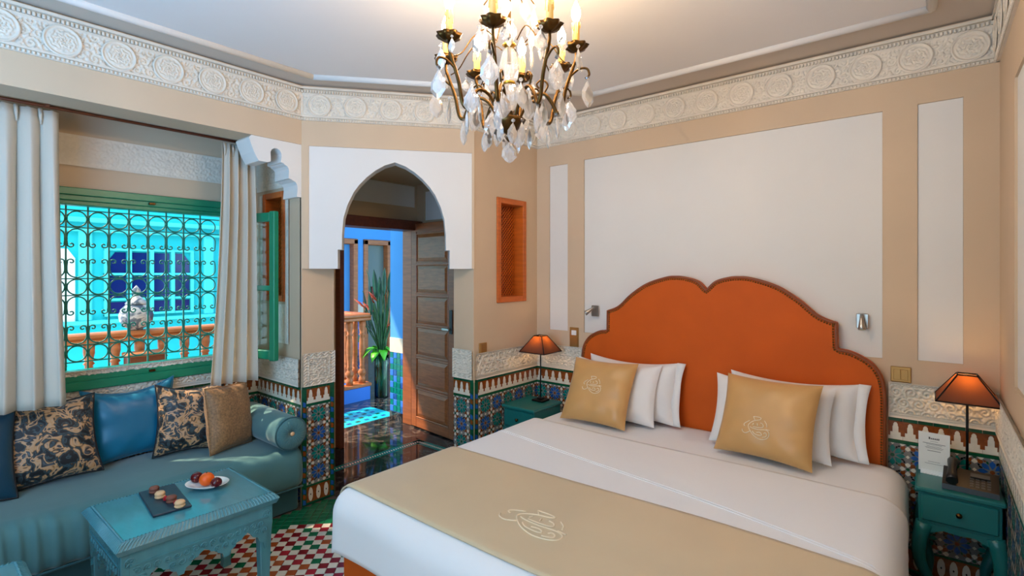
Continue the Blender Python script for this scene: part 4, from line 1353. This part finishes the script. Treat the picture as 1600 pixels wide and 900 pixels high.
pl = thing('plate', 'white oval porcelain plate holding fruit', 'plate', (pc.x, pc.y, 0.5025), (0, 0, HEAD - PI / 2))
MB().lathe([(0.045, 0), (0.05, 0.003), (0.075, 0.012), (0.1, 0.022), (0.1015, 0.0245), (0.098, 0.0245), (0.074, 0.0155), (0.045, 0.007), (0.001, 0.006)], 40, sx=0.98, sy=0.72).build('dish', porc, pl)
def fruit(name, label, px, py, r, mat, z):
    p = on_z(px, py, z + r)
    o = thing(name, label, 'fruit', (p.x, p.y, z))
    MB().lathe([(r * math.sin(t) * (1.0 if t < 2.6 else 1.0) + 0.0002, r * 0.95 - r * 0.95 * math.cos(t) - (0.0 if t < 2.8 else r * 0.06 * (t - 2.8) / 0.34)) for t in np.linspace(0.02, PI - 0.02, 16)], 24).build('flesh', mat, o)
    MB().tube([(0, 0, r * 1.8), (0.001, 0, r * 2.0)], 0.0016 if mat is not orange else 0.003, 6).build('stem', dwood if mat is not orange else stemg, o)
fruit('plum', 'dark red plum at the left of the fruit plate', 307.5, 745.5, 0.027, plum, 0.514)
fruit('tangerine', 'bright orange tangerine in the middle of the plate', 323, 748, 0.033, orange, 0.511)
fruit('plum', 'dark red plum at the right of the fruit plate', 338, 753.5, 0.025, plum, 0.514)
# ------------------------------------------------------------------ chandelier
CX, CY, CZ = 1.42, 1.18, 1.945
ch = thing('chandelier', 'bronze candle chandelier hung with cut crystal drops', 'chandelier', (CX, CY, CZ), (0, 0, HEAD - PI / 2))
def Z(z): return z - CZ
MB().lathe([(0.05, Z(2.78)), (0.055, Z(2.765)), (0.03, Z(2.745)), (0.008, Z(2.735))], 20).build('ceiling_rose', bronze, ch)
MB().tube([(0, 0, Z(2.75)), (0, 0, Z(2.3))], 0.006, 8).build('rod', bronze, ch)
MB().lathe([(0.004, Z(2.02)), (0.012, Z(2.03)), (0.008, Z(2.045)), (0.022, Z(2.055)), (0.05, Z(2.085)), (0.058, Z(2.1)), (0.045, Z(2.105)), (0.02, Z(2.11)), (0.014, Z(2.13))], 20, lobes=8, la=0.06).build('bowl', bronze, ch)
MB().lathe([(0.012, Z(2.13)), (0.03, Z(2.145)), (0.036, Z(2.18)), (0.026, Z(2.215)), (0.018, Z(2.23)), (0.03, Z(2.245)), (0.038, Z(2.29)), (0.024, Z(2.345)), (0.012, Z(2.36))], 12, smooth=False).build('crystal_baluster', crystal, ch)
MB().lathe([(0.02, Z(2.225)), (0.024, Z(2.23)), (0.02, Z(2.238))], 16).lathe([(0.014, Z(2.36)), (0.026, Z(2.37)), (0.012, Z(2.385))], 16).build('collar', brass, ch)

def pendant_mesh(w, h, scal=0.06, tip=0.55):
    n = 22
    v = [(0, -0.0062, -h * 0.58), (0, 0.0062, -h * 0.58)]
    out = []
    for k in range(n):
        a = 2 * PI * k / n
        s = 0.5 - 0.5 * math.cos(a)        # 0 at top, 1 at bottom
        wid = math.sin(PI * s ** 1.35) ** 0.75 if 0 < s < 1 else 0
        sg = 1 if a < PI else -1
        q = 1 + (scal if k % 2 else -scal)
        out.append((sg * w / 2 * wid * q, 0, -h * s * (1 if 0.1 < s < 0.95 else 1)))
    mid = [(x * 0.62, -0.0055, -h * 0.58 + (z + h * 0.58) * 0.62) for x, _, z in out]
    mid2 = [(x, 0.0055, z) for x, _, z in mid]
    v += out + mid + mid2
    f = []
    for k in range(n):
        l = (k + 1) % n
        f += [(2 + k, 2 + l, 2 + n + l, 2 + n + k), (2 + l, 2 + k, 2 + 2 * n + k, 2 + 2 * n + l), (0, 2 + n + k, 2 + n + l), (1, 2 + 2 * n + l, 2 + 2 * n + k)]
    mb = MB().add(v, f)
    return mb
def bead(mb, z, r):
    return mb.lathe([(0.0005, z - r), (r * 0.8, z - r * 0.5), (r, z), (r * 0.8, z + r * 0.5), (0.0005, z + r)], 8, smooth=False)
big_me = bead(pendant_mesh(0.06, 0.098), 0.007, 0.008).mesh('crystal_drop', crystal)
mid_me = bead(pendant_mesh(0.048, 0.076), 0.006, 0.007).mesh('crystal_drop', crystal)
lng_me = bead(pendant_mesh(0.03, 0.088, 0.03), 0.006, 0.007).mesh('crystal_drop', crystal)
sml_me = bead(pendant_mesh(0.034, 0.05), 0.005, 0.005).mesh('crystal_drop', crystal)

armp = catmull([Vector((r, 0, Z(z))) for r, z in [(0.03, 2.075), (0.05, 2.125), (0.085, 2.175), (0.125, 2.185), (0.155, 2.15), (0.172, 2.115), (0.19, 2.13), (0.205, 2.2), (0.228, 2.265), (0.24, 2.3), (0.24, 2.322)]], 5)
arm = MB().tube(armp, [0.0048 + 0.0022 * math.sin(PI * i / (len(armp) - 1)) for i in range(len(armp))], 8)
arm.tube(catmull([Vector((r, 0, Z(z))) for r, z in [(0.215, 2.235), (0.25, 2.262), (0.278, 2.262), (0.286, 2.24), (0.272, 2.228)]], 5), 0.0042, 6)
arm.tube(catmull([Vector((r, 0, Z(z))) for r, z in [(0.125, 2.184), (0.14, 2.215), (0.12, 2.235), (0.1, 2.222), (0.108, 2.205)]], 5), 0.0035, 6)
arm.tube(catmull([Vector((r, 0, Z(z))) for r, z in [(0.05, 2.37), (0.1, 2.40), (0.15, 2.36), (0.19, 2.30), (0.222, 2.28)]], 5), 0.0024, 5)
arm_me = arm.mesh('arm', bronze)
cup_me = MB().lathe([(0.006, 0), (0.02, 0.004), (0.036, 0.014), (0.043, 0.025), (0.036, 0.021), (0.012, 0.012)], 32, lobes=8, la=0.1).mesh('drip_pan', bronze)
soc_me = MB().lathe([(0.011, 0.01), (0.012, 0.022), (0.018, 0.028), (0.018, 0.032), (0.0135, 0.034)], 16).mesh('socket', brass)
can = MB().lathe([(0.0125, 0.032), (0.0125, 0.1), (0.0135, 0.104), (0.011, 0.108), (0.006, 0.108)], 16)
for k in range(6):
    a = 2 * PI * k / 6
    can.tube([(0.0125 * math.cos(a), 0.0125 * math.sin(a), 0.105), (0.0132 * math.cos(a), 0.0132 * math.sin(a), 0.085 - 0.012 * (k % 3))], [0.0025, 0.0032], 5)
can_me = can.mesh('candle_sleeve', candle)
blb_me = MB().lathe([(0.006, 0.107), (0.011, 0.115), (0.0165, 0.13), (0.0155, 0.147), (0.009, 0.166), (0.003, 0.18), (0.0005, 0.185)], 14).mesh('bulb', bulb)
for k in range(8):
    a = math.radians(-12 - 45 * k)
    R = lambda r, z: (r * math.cos(a), r * math.sin(a), Z(z))
    am = put('arm', arm_me, ch, (0, 0, 0), (0, 0, a))
    for nm, me in (('drip_pan', cup_me), ('socket', soc_me), ('candle_sleeve', can_me), ('bulb', blb_me)):
        put(nm, me, am, (0.24, 0, Z(2.322)))
    tw = random.uniform(-0.7, 0.7)
    def drop(me, r, z, da=0.0, sc=1.0, parent=ch):
        aa = a + da
        put('crystal_drop', me, parent, (r * math.cos(aa), r * math.sin(aa), Z(z)), (random.uniform(-0.05, 0.05), random.uniform(-0.05, 0.05), aa + PI / 2 + random.uniform(-0.8, 0.8)), (sc, sc, sc))
    drop(big_me, 0.28, 2.222)
    drop(sml_me, 0.255, 2.318, 0.17)
    drop(mid_me, 0.255, 2.318, -0.17)
    drop(lng_me, 0.172, 2.105)
    drop(big_me, 0.125, 2.165)
    drop(mid_me, 0.055 if k % 2 else 0.075, 2.085 if k % 2 else 2.07, 0.39)
    drop(lng_me, 0.115, 2.40, 0.2)
    drop(mid_me, 0.09, 2.50, 0.1)
    drop(big_me, 0.215, 2.16, 0.39, 0.9)
put('crystal_drop', big_me, ch, (0, 0, Z(2.022)), (0, 0, 0.2), (0.95, 1, 0.8))
crown = MB()
for k in range(8):
    a = 2 * PI * k / 8
    crown.tube([(0.006 * math.cos(a), 0.006 * math.sin(a), Z(2.54)), (0.06 * math.cos(a), 0.06 * math.sin(a), Z(2.56)), (0.092 * math.cos(a), 0.092 * math.sin(a), Z(2.515))], 0.0025, 5)
crown.build('crown', bronze, ch)
# ------------------------------------------------------------------ doorway to the gallery
d1 = struct(MB().cbox((2.495, 4.0, 0), (2.54, 4.2, 2.0), 0.004).build('door_1', dwood))
MB().cbox((2.49, 3.985, 1.965), (3.425, 4.2, 2.06), 0.004).build('door_head', dwood, d1)
MB().cbox((3.338, 4.06, 0), (3.395, 4.2, 1.97), 0.004).build('door_jamb', wood, d1)
# leaf standing open into the vestibule
hx, hy_ = 3.33, 4.05
la = math.atan2(3.38 - hy_, 3.264 - hx)
LW, LH = 0.69, 2.03
leaf = MB()
leaf.cbox((0, 0.006, 0.012), (LW, 0.034, LH), 0.003)
lo = leaf.build('door_leaf', wood, d1, (hx, hy_, 0), (0, 0, la))
st = 0.085
for x0, x1 in ((0, st), (LW - st, LW)):
    MB().cbox((x0, -0.002, 0.012), (x1, 0.042, LH), 0.003).build('stile', wood, lo)
zt = [1.915 - 0.307 * k for k in range(6)]
rails = [(1.945, LH)] + [(zt[k + 1] + 0.03, zt[k] - 0.277) for k in range(5)] + [(0.012, zt[5] - 0.277)]
for z0, z1 in rails:
    if z1 - z0 < 0.02: z0, z1 = (z0 + z1) / 2 - 0.02, (z0 + z1) / 2 + 0.02
    MB().cbox((st, -0.002, z0), (LW - st, 0.042, z1), 0.003).build('rail', wood, lo)
for z in zt:
    a, b, c, d = st + 0.012, LW - st - 0.012, z - 0.262, z + 0.006
    e = 0.035
    pm = MB()
    for s, y0, y1 in ((-1, 0.006, -0.008),):
        v = [(a, y0, c), (b, y0, c), (b, y0, d), (a, y0, d), (a + e, y1, c + e), (b - e, y1, c + e), (b - e, y1, d - e), (a + e, y1, d - e)]
        pm.add(v, [(0, 1, 5, 4), (1, 2, 6, 5), (2, 3, 7, 6), (3, 0, 4, 7), (4, 5, 6, 7)])
    for (p, q) in (((a - 0.012, c - 0.012), (b + 0.012, c)), ((a - 0.012, d), (b + 0.012, d + 0.012)), ((a - 0.012, c), (a, d)), ((b, c), (b + 0.012, d))):
        pm.cbox((p[0], -0.006, p[1]), (q[0], 0.006, q[1]), 0.004)
    pm.build('door_panel', woodh, lo)
lk = MB().cbox((LW - 0.06, -0.014, 0.98), (LW - 0.02, 0.0, 1.2), 0.004).build('lock_plate', blackp, lo)
MB().cbox((LW - 0.13, -0.05, 1.01), (LW - 0.03, -0.036, 1.03), 0.004).build('door_handle', steel, lo)
MB().tube([(LW - 0.04, 0, 1.02), (LW - 0.04, -0.045, 1.02)], 0.008, 8).build('handle_neck', steel, lo)

# ------------------------------------------------------------------ gallery beyond the door
gp = struct(MB().box((3.36, 4.2, 0), (3.75, 4.43, 3.0)).build('wall_gallery_pier', bluew))
def on_pier(mbx, name, mat): return mbx.build(name, mat, gp)
# carved band and tiles on the pier's near side
MB().box((3.352, 4.2, 0.71), (3.36, 4.43, 0.86)).build('stucco_band', stucco, gp)
for r in range(10):
    for c in range(4):
        MB().cbox((3.354, 4.2 + c * 0.0575 + 0.002, 0.09 + r * 0.062 + 0.002), (3.36, 4.2575 + c * 0.0575 - 0.002, 0.152 + r * 0.062 - 0.002), 0.002).build('wall_tile', [z_blue, z_teal, z_teal, bluep][(r * 3 + c * 5 + r * c) % 4], gp)
MB().box((3.35, 4.2, 0), (3.36, 4.43, 0.085)).build('plinth', marble, gp)
# far wall of the gallery with a doorway
fw = struct(MB().box((4.05, 8.2, 0), (4.08, 8.35, 3.0)).box((4.05, 8.2, 2.15), (9.5, 8.35, 3.4)).box((4.08, 8.2, 0), (4.95, 8.35, 2.15)).box((5.45, 8.2, 0), (5.62, 8.35, 2.15)).box((6.2, 8.2, 0), (9.5, 8.35, 2.15)).build('wall_gallery_far', bluew))
for x0, x1 in ((4.95, 5.45), (5.62, 6.2)):
    for a, b in (((x0 - 0.02, 8.16, 0), (x0 + 0.07, 8.36, 2.15)), ((x1 - 0.07, 8.16, 0), (x1 + 0.02, 8.36, 2.15)), ((x0 - 0.02, 8.16, 2.06), (x1 + 0.02, 8.36, 2.16))):
        MB().cbox(a, b, 0.01).build('door_casing', railwood, fw)
    MB().box((x0 + 0.07, 8.3, 0), (x1 - 0.07, 8.34, 2.06)).build('door_leaf', greydoor if x0 > 5.5 else bluew, fw)
struct(MB().box((9.0, 5.5, 0), (9.1, 8.3, 3.4)).build('wall_gallery_end', bluew))
struct(MB().box((1.25, 4.2, 2.9), (3.74, 5.45, 3.0)).box((3.74, 4.2, 2.9), (9.5, 8.3, 3.0)).build('ceiling_gallery_sunblock', bluew))  # near slab is unseen, added to keep the sun off the open door
# stucco band and dado of the far wall
MB().box((4.05, 8.19, 0.75), (4.95, 8.2, 0.95)).box((5.45, 8.185, 0.75), (5.6, 8.2, 0.95)).box((6.22, 8.185, 0.75), (8, 8.2, 0.95)).build('stucco_band', stucco, fw)
for x0, x1 in ((5.47, 5.6), (6.22, 7.4)):
    n = max(1, int((x1 - x0) / 0.13))
    for i in range(n):
        for r in range(6):
            w = (x1 - x0) / n
            MB().cbox((x0 + i * w + 0.004, 8.19, r * 0.125), (x0 + (i + 1) * w - 0.004, 8.2, r * 0.125 + 0.12), 0.003).build('wall_tile', [z_blue, z_teal, bluep][(i + 2 * r) % 3], fw)
al = thing('alarm_box', 'small red alarm box with white square on the far gallery door', 'alarm', (5.92, 8.296, 1.17))
MB().cbox((-0.1, -0.05, -0.1), (0.1, 0, 0.1), 0.01).build('box', red_box, al); MB().cbox((-0.045, -0.056, -0.045), (0.045, -0.048, 0.045), 0.004).build('button', porc, al)
ex = thing('exit_sign', 'small glowing green exit sign hanging in the blue gallery', 'sign', (5.83, 7.9, 2.42))
MB().cbox((-0.2, -0.02, 0.0), (0.2, 0.02, 0.16), 0.006).build('lightbox', exitg, ex)
MB().tube([(-0.1, 0, 0.16), (-0.1, 0, 0.48)], 0.006, 6).build('hanger', steel, ex); MB().tube([(0.1, 0, 0.16), (0.1, 0, 0.48)], 0.006, 6).build('hanger', steel, ex)
run_ = MB()
run_.cbox((-0.14, -0.024, 0.045), (-0.02, -0.019, 0.07), 0.002); run_.cbox((-0.06, -0.024, 0.03), (-0.03, -0.019, 0.13), 0.002); run_.cbox((0.04, -0.024, 0.03), (0.12, -0.019, 0.13), 0.002)
run_.build('pictogram', porc, ex)

# turned-wood railing round the courtyard
YR = 5.36
rl = thing('gallery_railing', 'turned cedar balustrade on a blue plinth round the courtyard', 'railing', (2.3, YR, 0))
MB().box((-2.1, -0.06, 0.0), (1.42, 0.06, 0.16)).build('plinth', bluep, rl)
MB().cbox((-2.1, -0.07, 0.16), (1.44, 0.07, 0.2), 0.008).build('bottom_rail', railwood, rl)
MB().cbox((-2.1, -0.06, 0.96), (1.44, 0.06, 1.0), 0.008).cbox((-2.1, -0.075, 1.0), (1.44, 0.075, 1.045), 0.012).build('top_rail', railwood, rl)
bal_me = MB().lathe([(0.04, 0.2), (0.04, 0.27), (0.03, 0.28), (0.045, 0.31), (0.05, 0.34), (0.034, 0.37), (0.026, 0.385), (0.036, 0.4), (0.028, 0.42), (0.034, 0.52), (0.038, 0.62), (0.034, 0.72), (0.028, 0.78), (0.04, 0.795), (0.028, 0.81), (0.036, 0.86), (0.04, 0.88), (0.04, 0.965)], 12).mesh('baluster', railwood)
for k in range(20):
    put('baluster', bal_me, rl, (-1.96 + k * 0.174, 0, 0))
# side return of the railing
MB().box((1.3, 0.06, 0.0), (1.42, 2.6, 0.16)).build('plinth', bluep, rl)
MB().cbox((1.29, 0.075, 0.16), (1.44, 2.6, 0.2), 0.008).build('bottom_rail', railwood, rl)
MB().cbox((1.29, 0.08, 1.0), (1.44, 2.6, 1.045), 0.012).build('top_rail', railwood, rl)
for k in range(1, 14):
    put('baluster', bal_me, rl, (1.36, k * 0.18, 0))

# tall glass vase with stems and flowers
vp = on_z(590, 621, 0)
vs = thing('flower_vase', 'tall glass vase of dark strelitzia leaves standing at railing end', 'vase', (3.88, 5.29, 0))
solid(MB().lathe([(0.085, 0.0), (0.085, 0.02), (0.088, 0.4), (0.09, 0.52)], 24).build('glass', vaseg, vs), 0.004)
MB().lathe([(0.08, 0.01), (0.08, 0.38)], 20).build('water', vaseg, vs)
rv = random.Random(3)
for k in range(34):
    a = rv.uniform(0, 6.28); r0 = rv.uniform(0.01, 0.07); sp = rv.uniform(0.04, 0.24); hh = rv.uniform(0.85, 1.4)
    base = Vector((r0 * math.cos(a + 2), r0 * math.sin(a + 2), 0.02)); mid_ = Vector((r0 * 0.6 * math.cos(a), r0 * 0.6 * math.sin(a), 0.52)); tip = Vector((sp * math.cos(a), sp * math.sin(a), hh))
    MB().tube(catmull([base, mid_, (mid_ + tip) / 2 + Vector((0.01, 0, 0.03)), tip], 3), [0.007] * 7 + [0.006, 0.005, 0.003], 5).build('stem', stemg, vs)
    d = Vector((math.cos(a), math.sin(a), 0)); s = Vector((-math.sin(a), math.cos(a), 0))
    if k % 4 == 0 and hh < 1.25:
        fm_ = MB()
        for q in range(4):
            e = tip + d * (0.08 + 0.02 * q) + Vector((0, 0, 0.03 + 0.03 * q)) + s * (0.02 * (q - 1.5))
            fm_.tube([tip, (tip + e) / 2 + Vector((0, 0, 0.012)), e], [0.006, 0.011, 0.001], 5)
        fm_.build('flower', flower, vs)
    else:
        L = rv.uniform(0.22, 0.36); w = rv.uniform(0.02, 0.034)
        lm = MB(); v = []
        for q in range(6):
            t = q / 5
            c = tip + Vector((0, 0, -L * 0.35)) + d * (0.05 * t * t) + Vector((0, 0, L * t))
            ww = w * math.sin(PI * (0.08 + 0.9 * t)) 
            v += [c - s * ww, c + d * 0.006, c + s * ww]
        f = []
        for q in range(5):
            f += [(q * 3, q * 3 + 1, q * 3 + 4, q * 3 + 3), (q * 3 + 1, q * 3 + 2, q * 3 + 5, q * 3 + 4)]
        solid(lm.add(v, f, 0, True).build('leaf', leafd, vs), 0.002)
for k in range(11):
    a = 2 * PI * k / 11 + 0.2
    d = Vector((math.cos(a), math.sin(a), 0)); s = Vector((-math.sin(a), math.cos(a), 0))
    v = []
    for q in range(6):
        t = q / 5
        c = Vector((0, 0, 0.56 + 0.02 * (k % 3))) + d * (0.06 + 0.2 * t) + Vector((0, 0, 0.05 * math.sin(PI * t * 0.8) - 0.12 * t * t))
        ww = 0.055 * math.sin(PI * (0.06 + 0.92 * t))
        v += [c - s * ww, c - Vector((0, 0, 0.008)), c + s * ww]
    f = []
    for q in range(5):
        f += [(q * 3, q * 3 + 1, q * 3 + 4, q * 3 + 3), (q * 3 + 1, q * 3 + 2, q * 3 + 5, q * 3 + 4)]
    solid(MB().add(v, f, 0, True).build('collar_leaf', leafl, vs), 0.002)

# turquoise tile inlay in the gallery floor
inl = struct(MB().box((2.75, 4.5, -0.001), (3.5, 4.98, 0.002)).build('floor_inlay', rugblue))
for i in range(6):
    for j in range(4):
        MB().cbox((2.83 + i * 0.105, 4.56 + j * 0.1, 0.002), (2.88 + i * 0.105, 4.6 + j * 0.1, 0.004), 0.001).build('inlay_tile', z_blue if (i + j) % 2 else z_green, inl)

# ------------------------------------------------------------------ courtyard seen through the alcove window
fc = struct(MB().box((0.2, 8.6, -3), (4.05, 8.8, 2.12)).box((0.2, 8.55, 2.12), (4.05, 8.8, 5.2)).build('wall_courtyard', tealw))
for z, d, h in ((2.08, 0.1, 0.05), (2.2, 0.14, 0.06), (0.86, 0.08, 0.05), (0.6, 0.05, 0.03)):
    MB().cbox((0.2, 8.6 - d, z), (4.05, 8.62, z + h), 0.012).build('moulding', teald, fc)
for x in (1.62, 3.1):
    MB().cbox((x - 0.07, 8.54, 0.9), (x + 0.07, 8.62, 2.1), 0.02).build('pilaster', teald, fc)
# four-light window with navy panes
wx0, wz0 = 1.86, 0.98
for c in range(4):
    x0 = wx0 + c * 0.26
    w = struct(MB().cbox((x0 - 0.02, 8.54, wz0 - 0.03), (x0 + 0.02, 8.62, 1.86), 0.006).build('window_bar', teald, fc)) if False else MB().cbox((x0 - 0.045, 8.54, wz0 - 0.03), (x0, 8.62, 1.86), 0.006).build('mullion', teald, fc)
    for r, (z0, z1) in enumerate(((0.98, 1.14), (1.2, 1.5), (1.54, 1.82))):
        if r == 2 and c in (0, 3):
            sgn = 1 if c == 0 else -1
            pts = [(x0, z0), (x0 + 0.2, z0), (x0 + 0.2, z1), (x0 + 0.08, z1), (x0, z1 - 0.12)] if c == 0 else [(x0, z0), (x0 + 0.2, z0), (x0 + 0.2, z1 - 0.12), (x0 + 0.12, z1), (x0, z1)]
        else:
            pts = [(x0, z0), (x0 + 0.2, z0), (x0 + 0.2, z1), (x0, z1)]
        MB().prism(pts, 8.585, 8.599, 'xz').build('pane', bluepane, fc)
MB().cbox((wx0 + 0.99, 8.54, wz0 - 0.03), (wx0 + 1.03, 8.62, 1.86), 0.006).build('mullion', teald, fc)
for z in (0.95, 1.16, 1.505, 1.84):
    MB().cbox((wx0 - 0.045, 8.55, z), (wx0 + 1.03, 8.62, z + 0.032), 0.006).build('window_bar', teald, fc)
for x0, x1 in ((1.24, 1.52), (3.24, 3.45)):  # plain white panels with narrowed tops on the teal wall
    MB().cbox((x0, 8.57, 0.9), (x1, 8.6, 1.72), 0.01).prism([(x0, 1.72), (x1, 1.72), ((x0 + x1) / 2 + 0.06, 1.85), ((x0 + x1) / 2 - 0.06, 1.85)], 8.57, 8.6, 'xz').build('white_panel', whitep, fc)
struct(MB().box((-3, 4.2, -3.05), (4.05, 8.8, -3)).build('floor_courtyard', f_white))

# silver lantern on the railing
up_ = on_y(213, 540, YR)
ln = thing('silver_jar', 'round silver jar with pointed lid standing on the railing outside window', 'jar', (up_.x, YR, 1.046))
MB().lathe([(0.045, 0), (0.05, 0.012), (0.085, 0.03), (0.118, 0.08), (0.125, 0.13), (0.112, 0.18), (0.08, 0.215), (0.075, 0.22)], 24, lobes=12, la=0.03).build('body', silver, ln)
MB().lathe([(0.078, 0.222), (0.082, 0.23), (0.06, 0.262), (0.03, 0.29), (0.02, 0.3), (0.034, 0.325), (0.03, 0.35), (0.012, 0.375), (0.001, 0.39)], 20).build('lid', silver, ln)
pb = thing('flower_box', 'brown wooden box below the silver jar, behind the grille', 'box', (up_.x + 0.02, YR - 0.16, 0.62))
MB().cbox((-0.13, -0.07, 0), (0.13, 0.09, 0.24), 0.01).build('body', dwood, pb)
MB().cbox((-0.14, -0.08, 0.22), (0.14, 0.098, 0.25), 0.006).build('rim', railwood, pb)
bpy.context.view_layer.update()
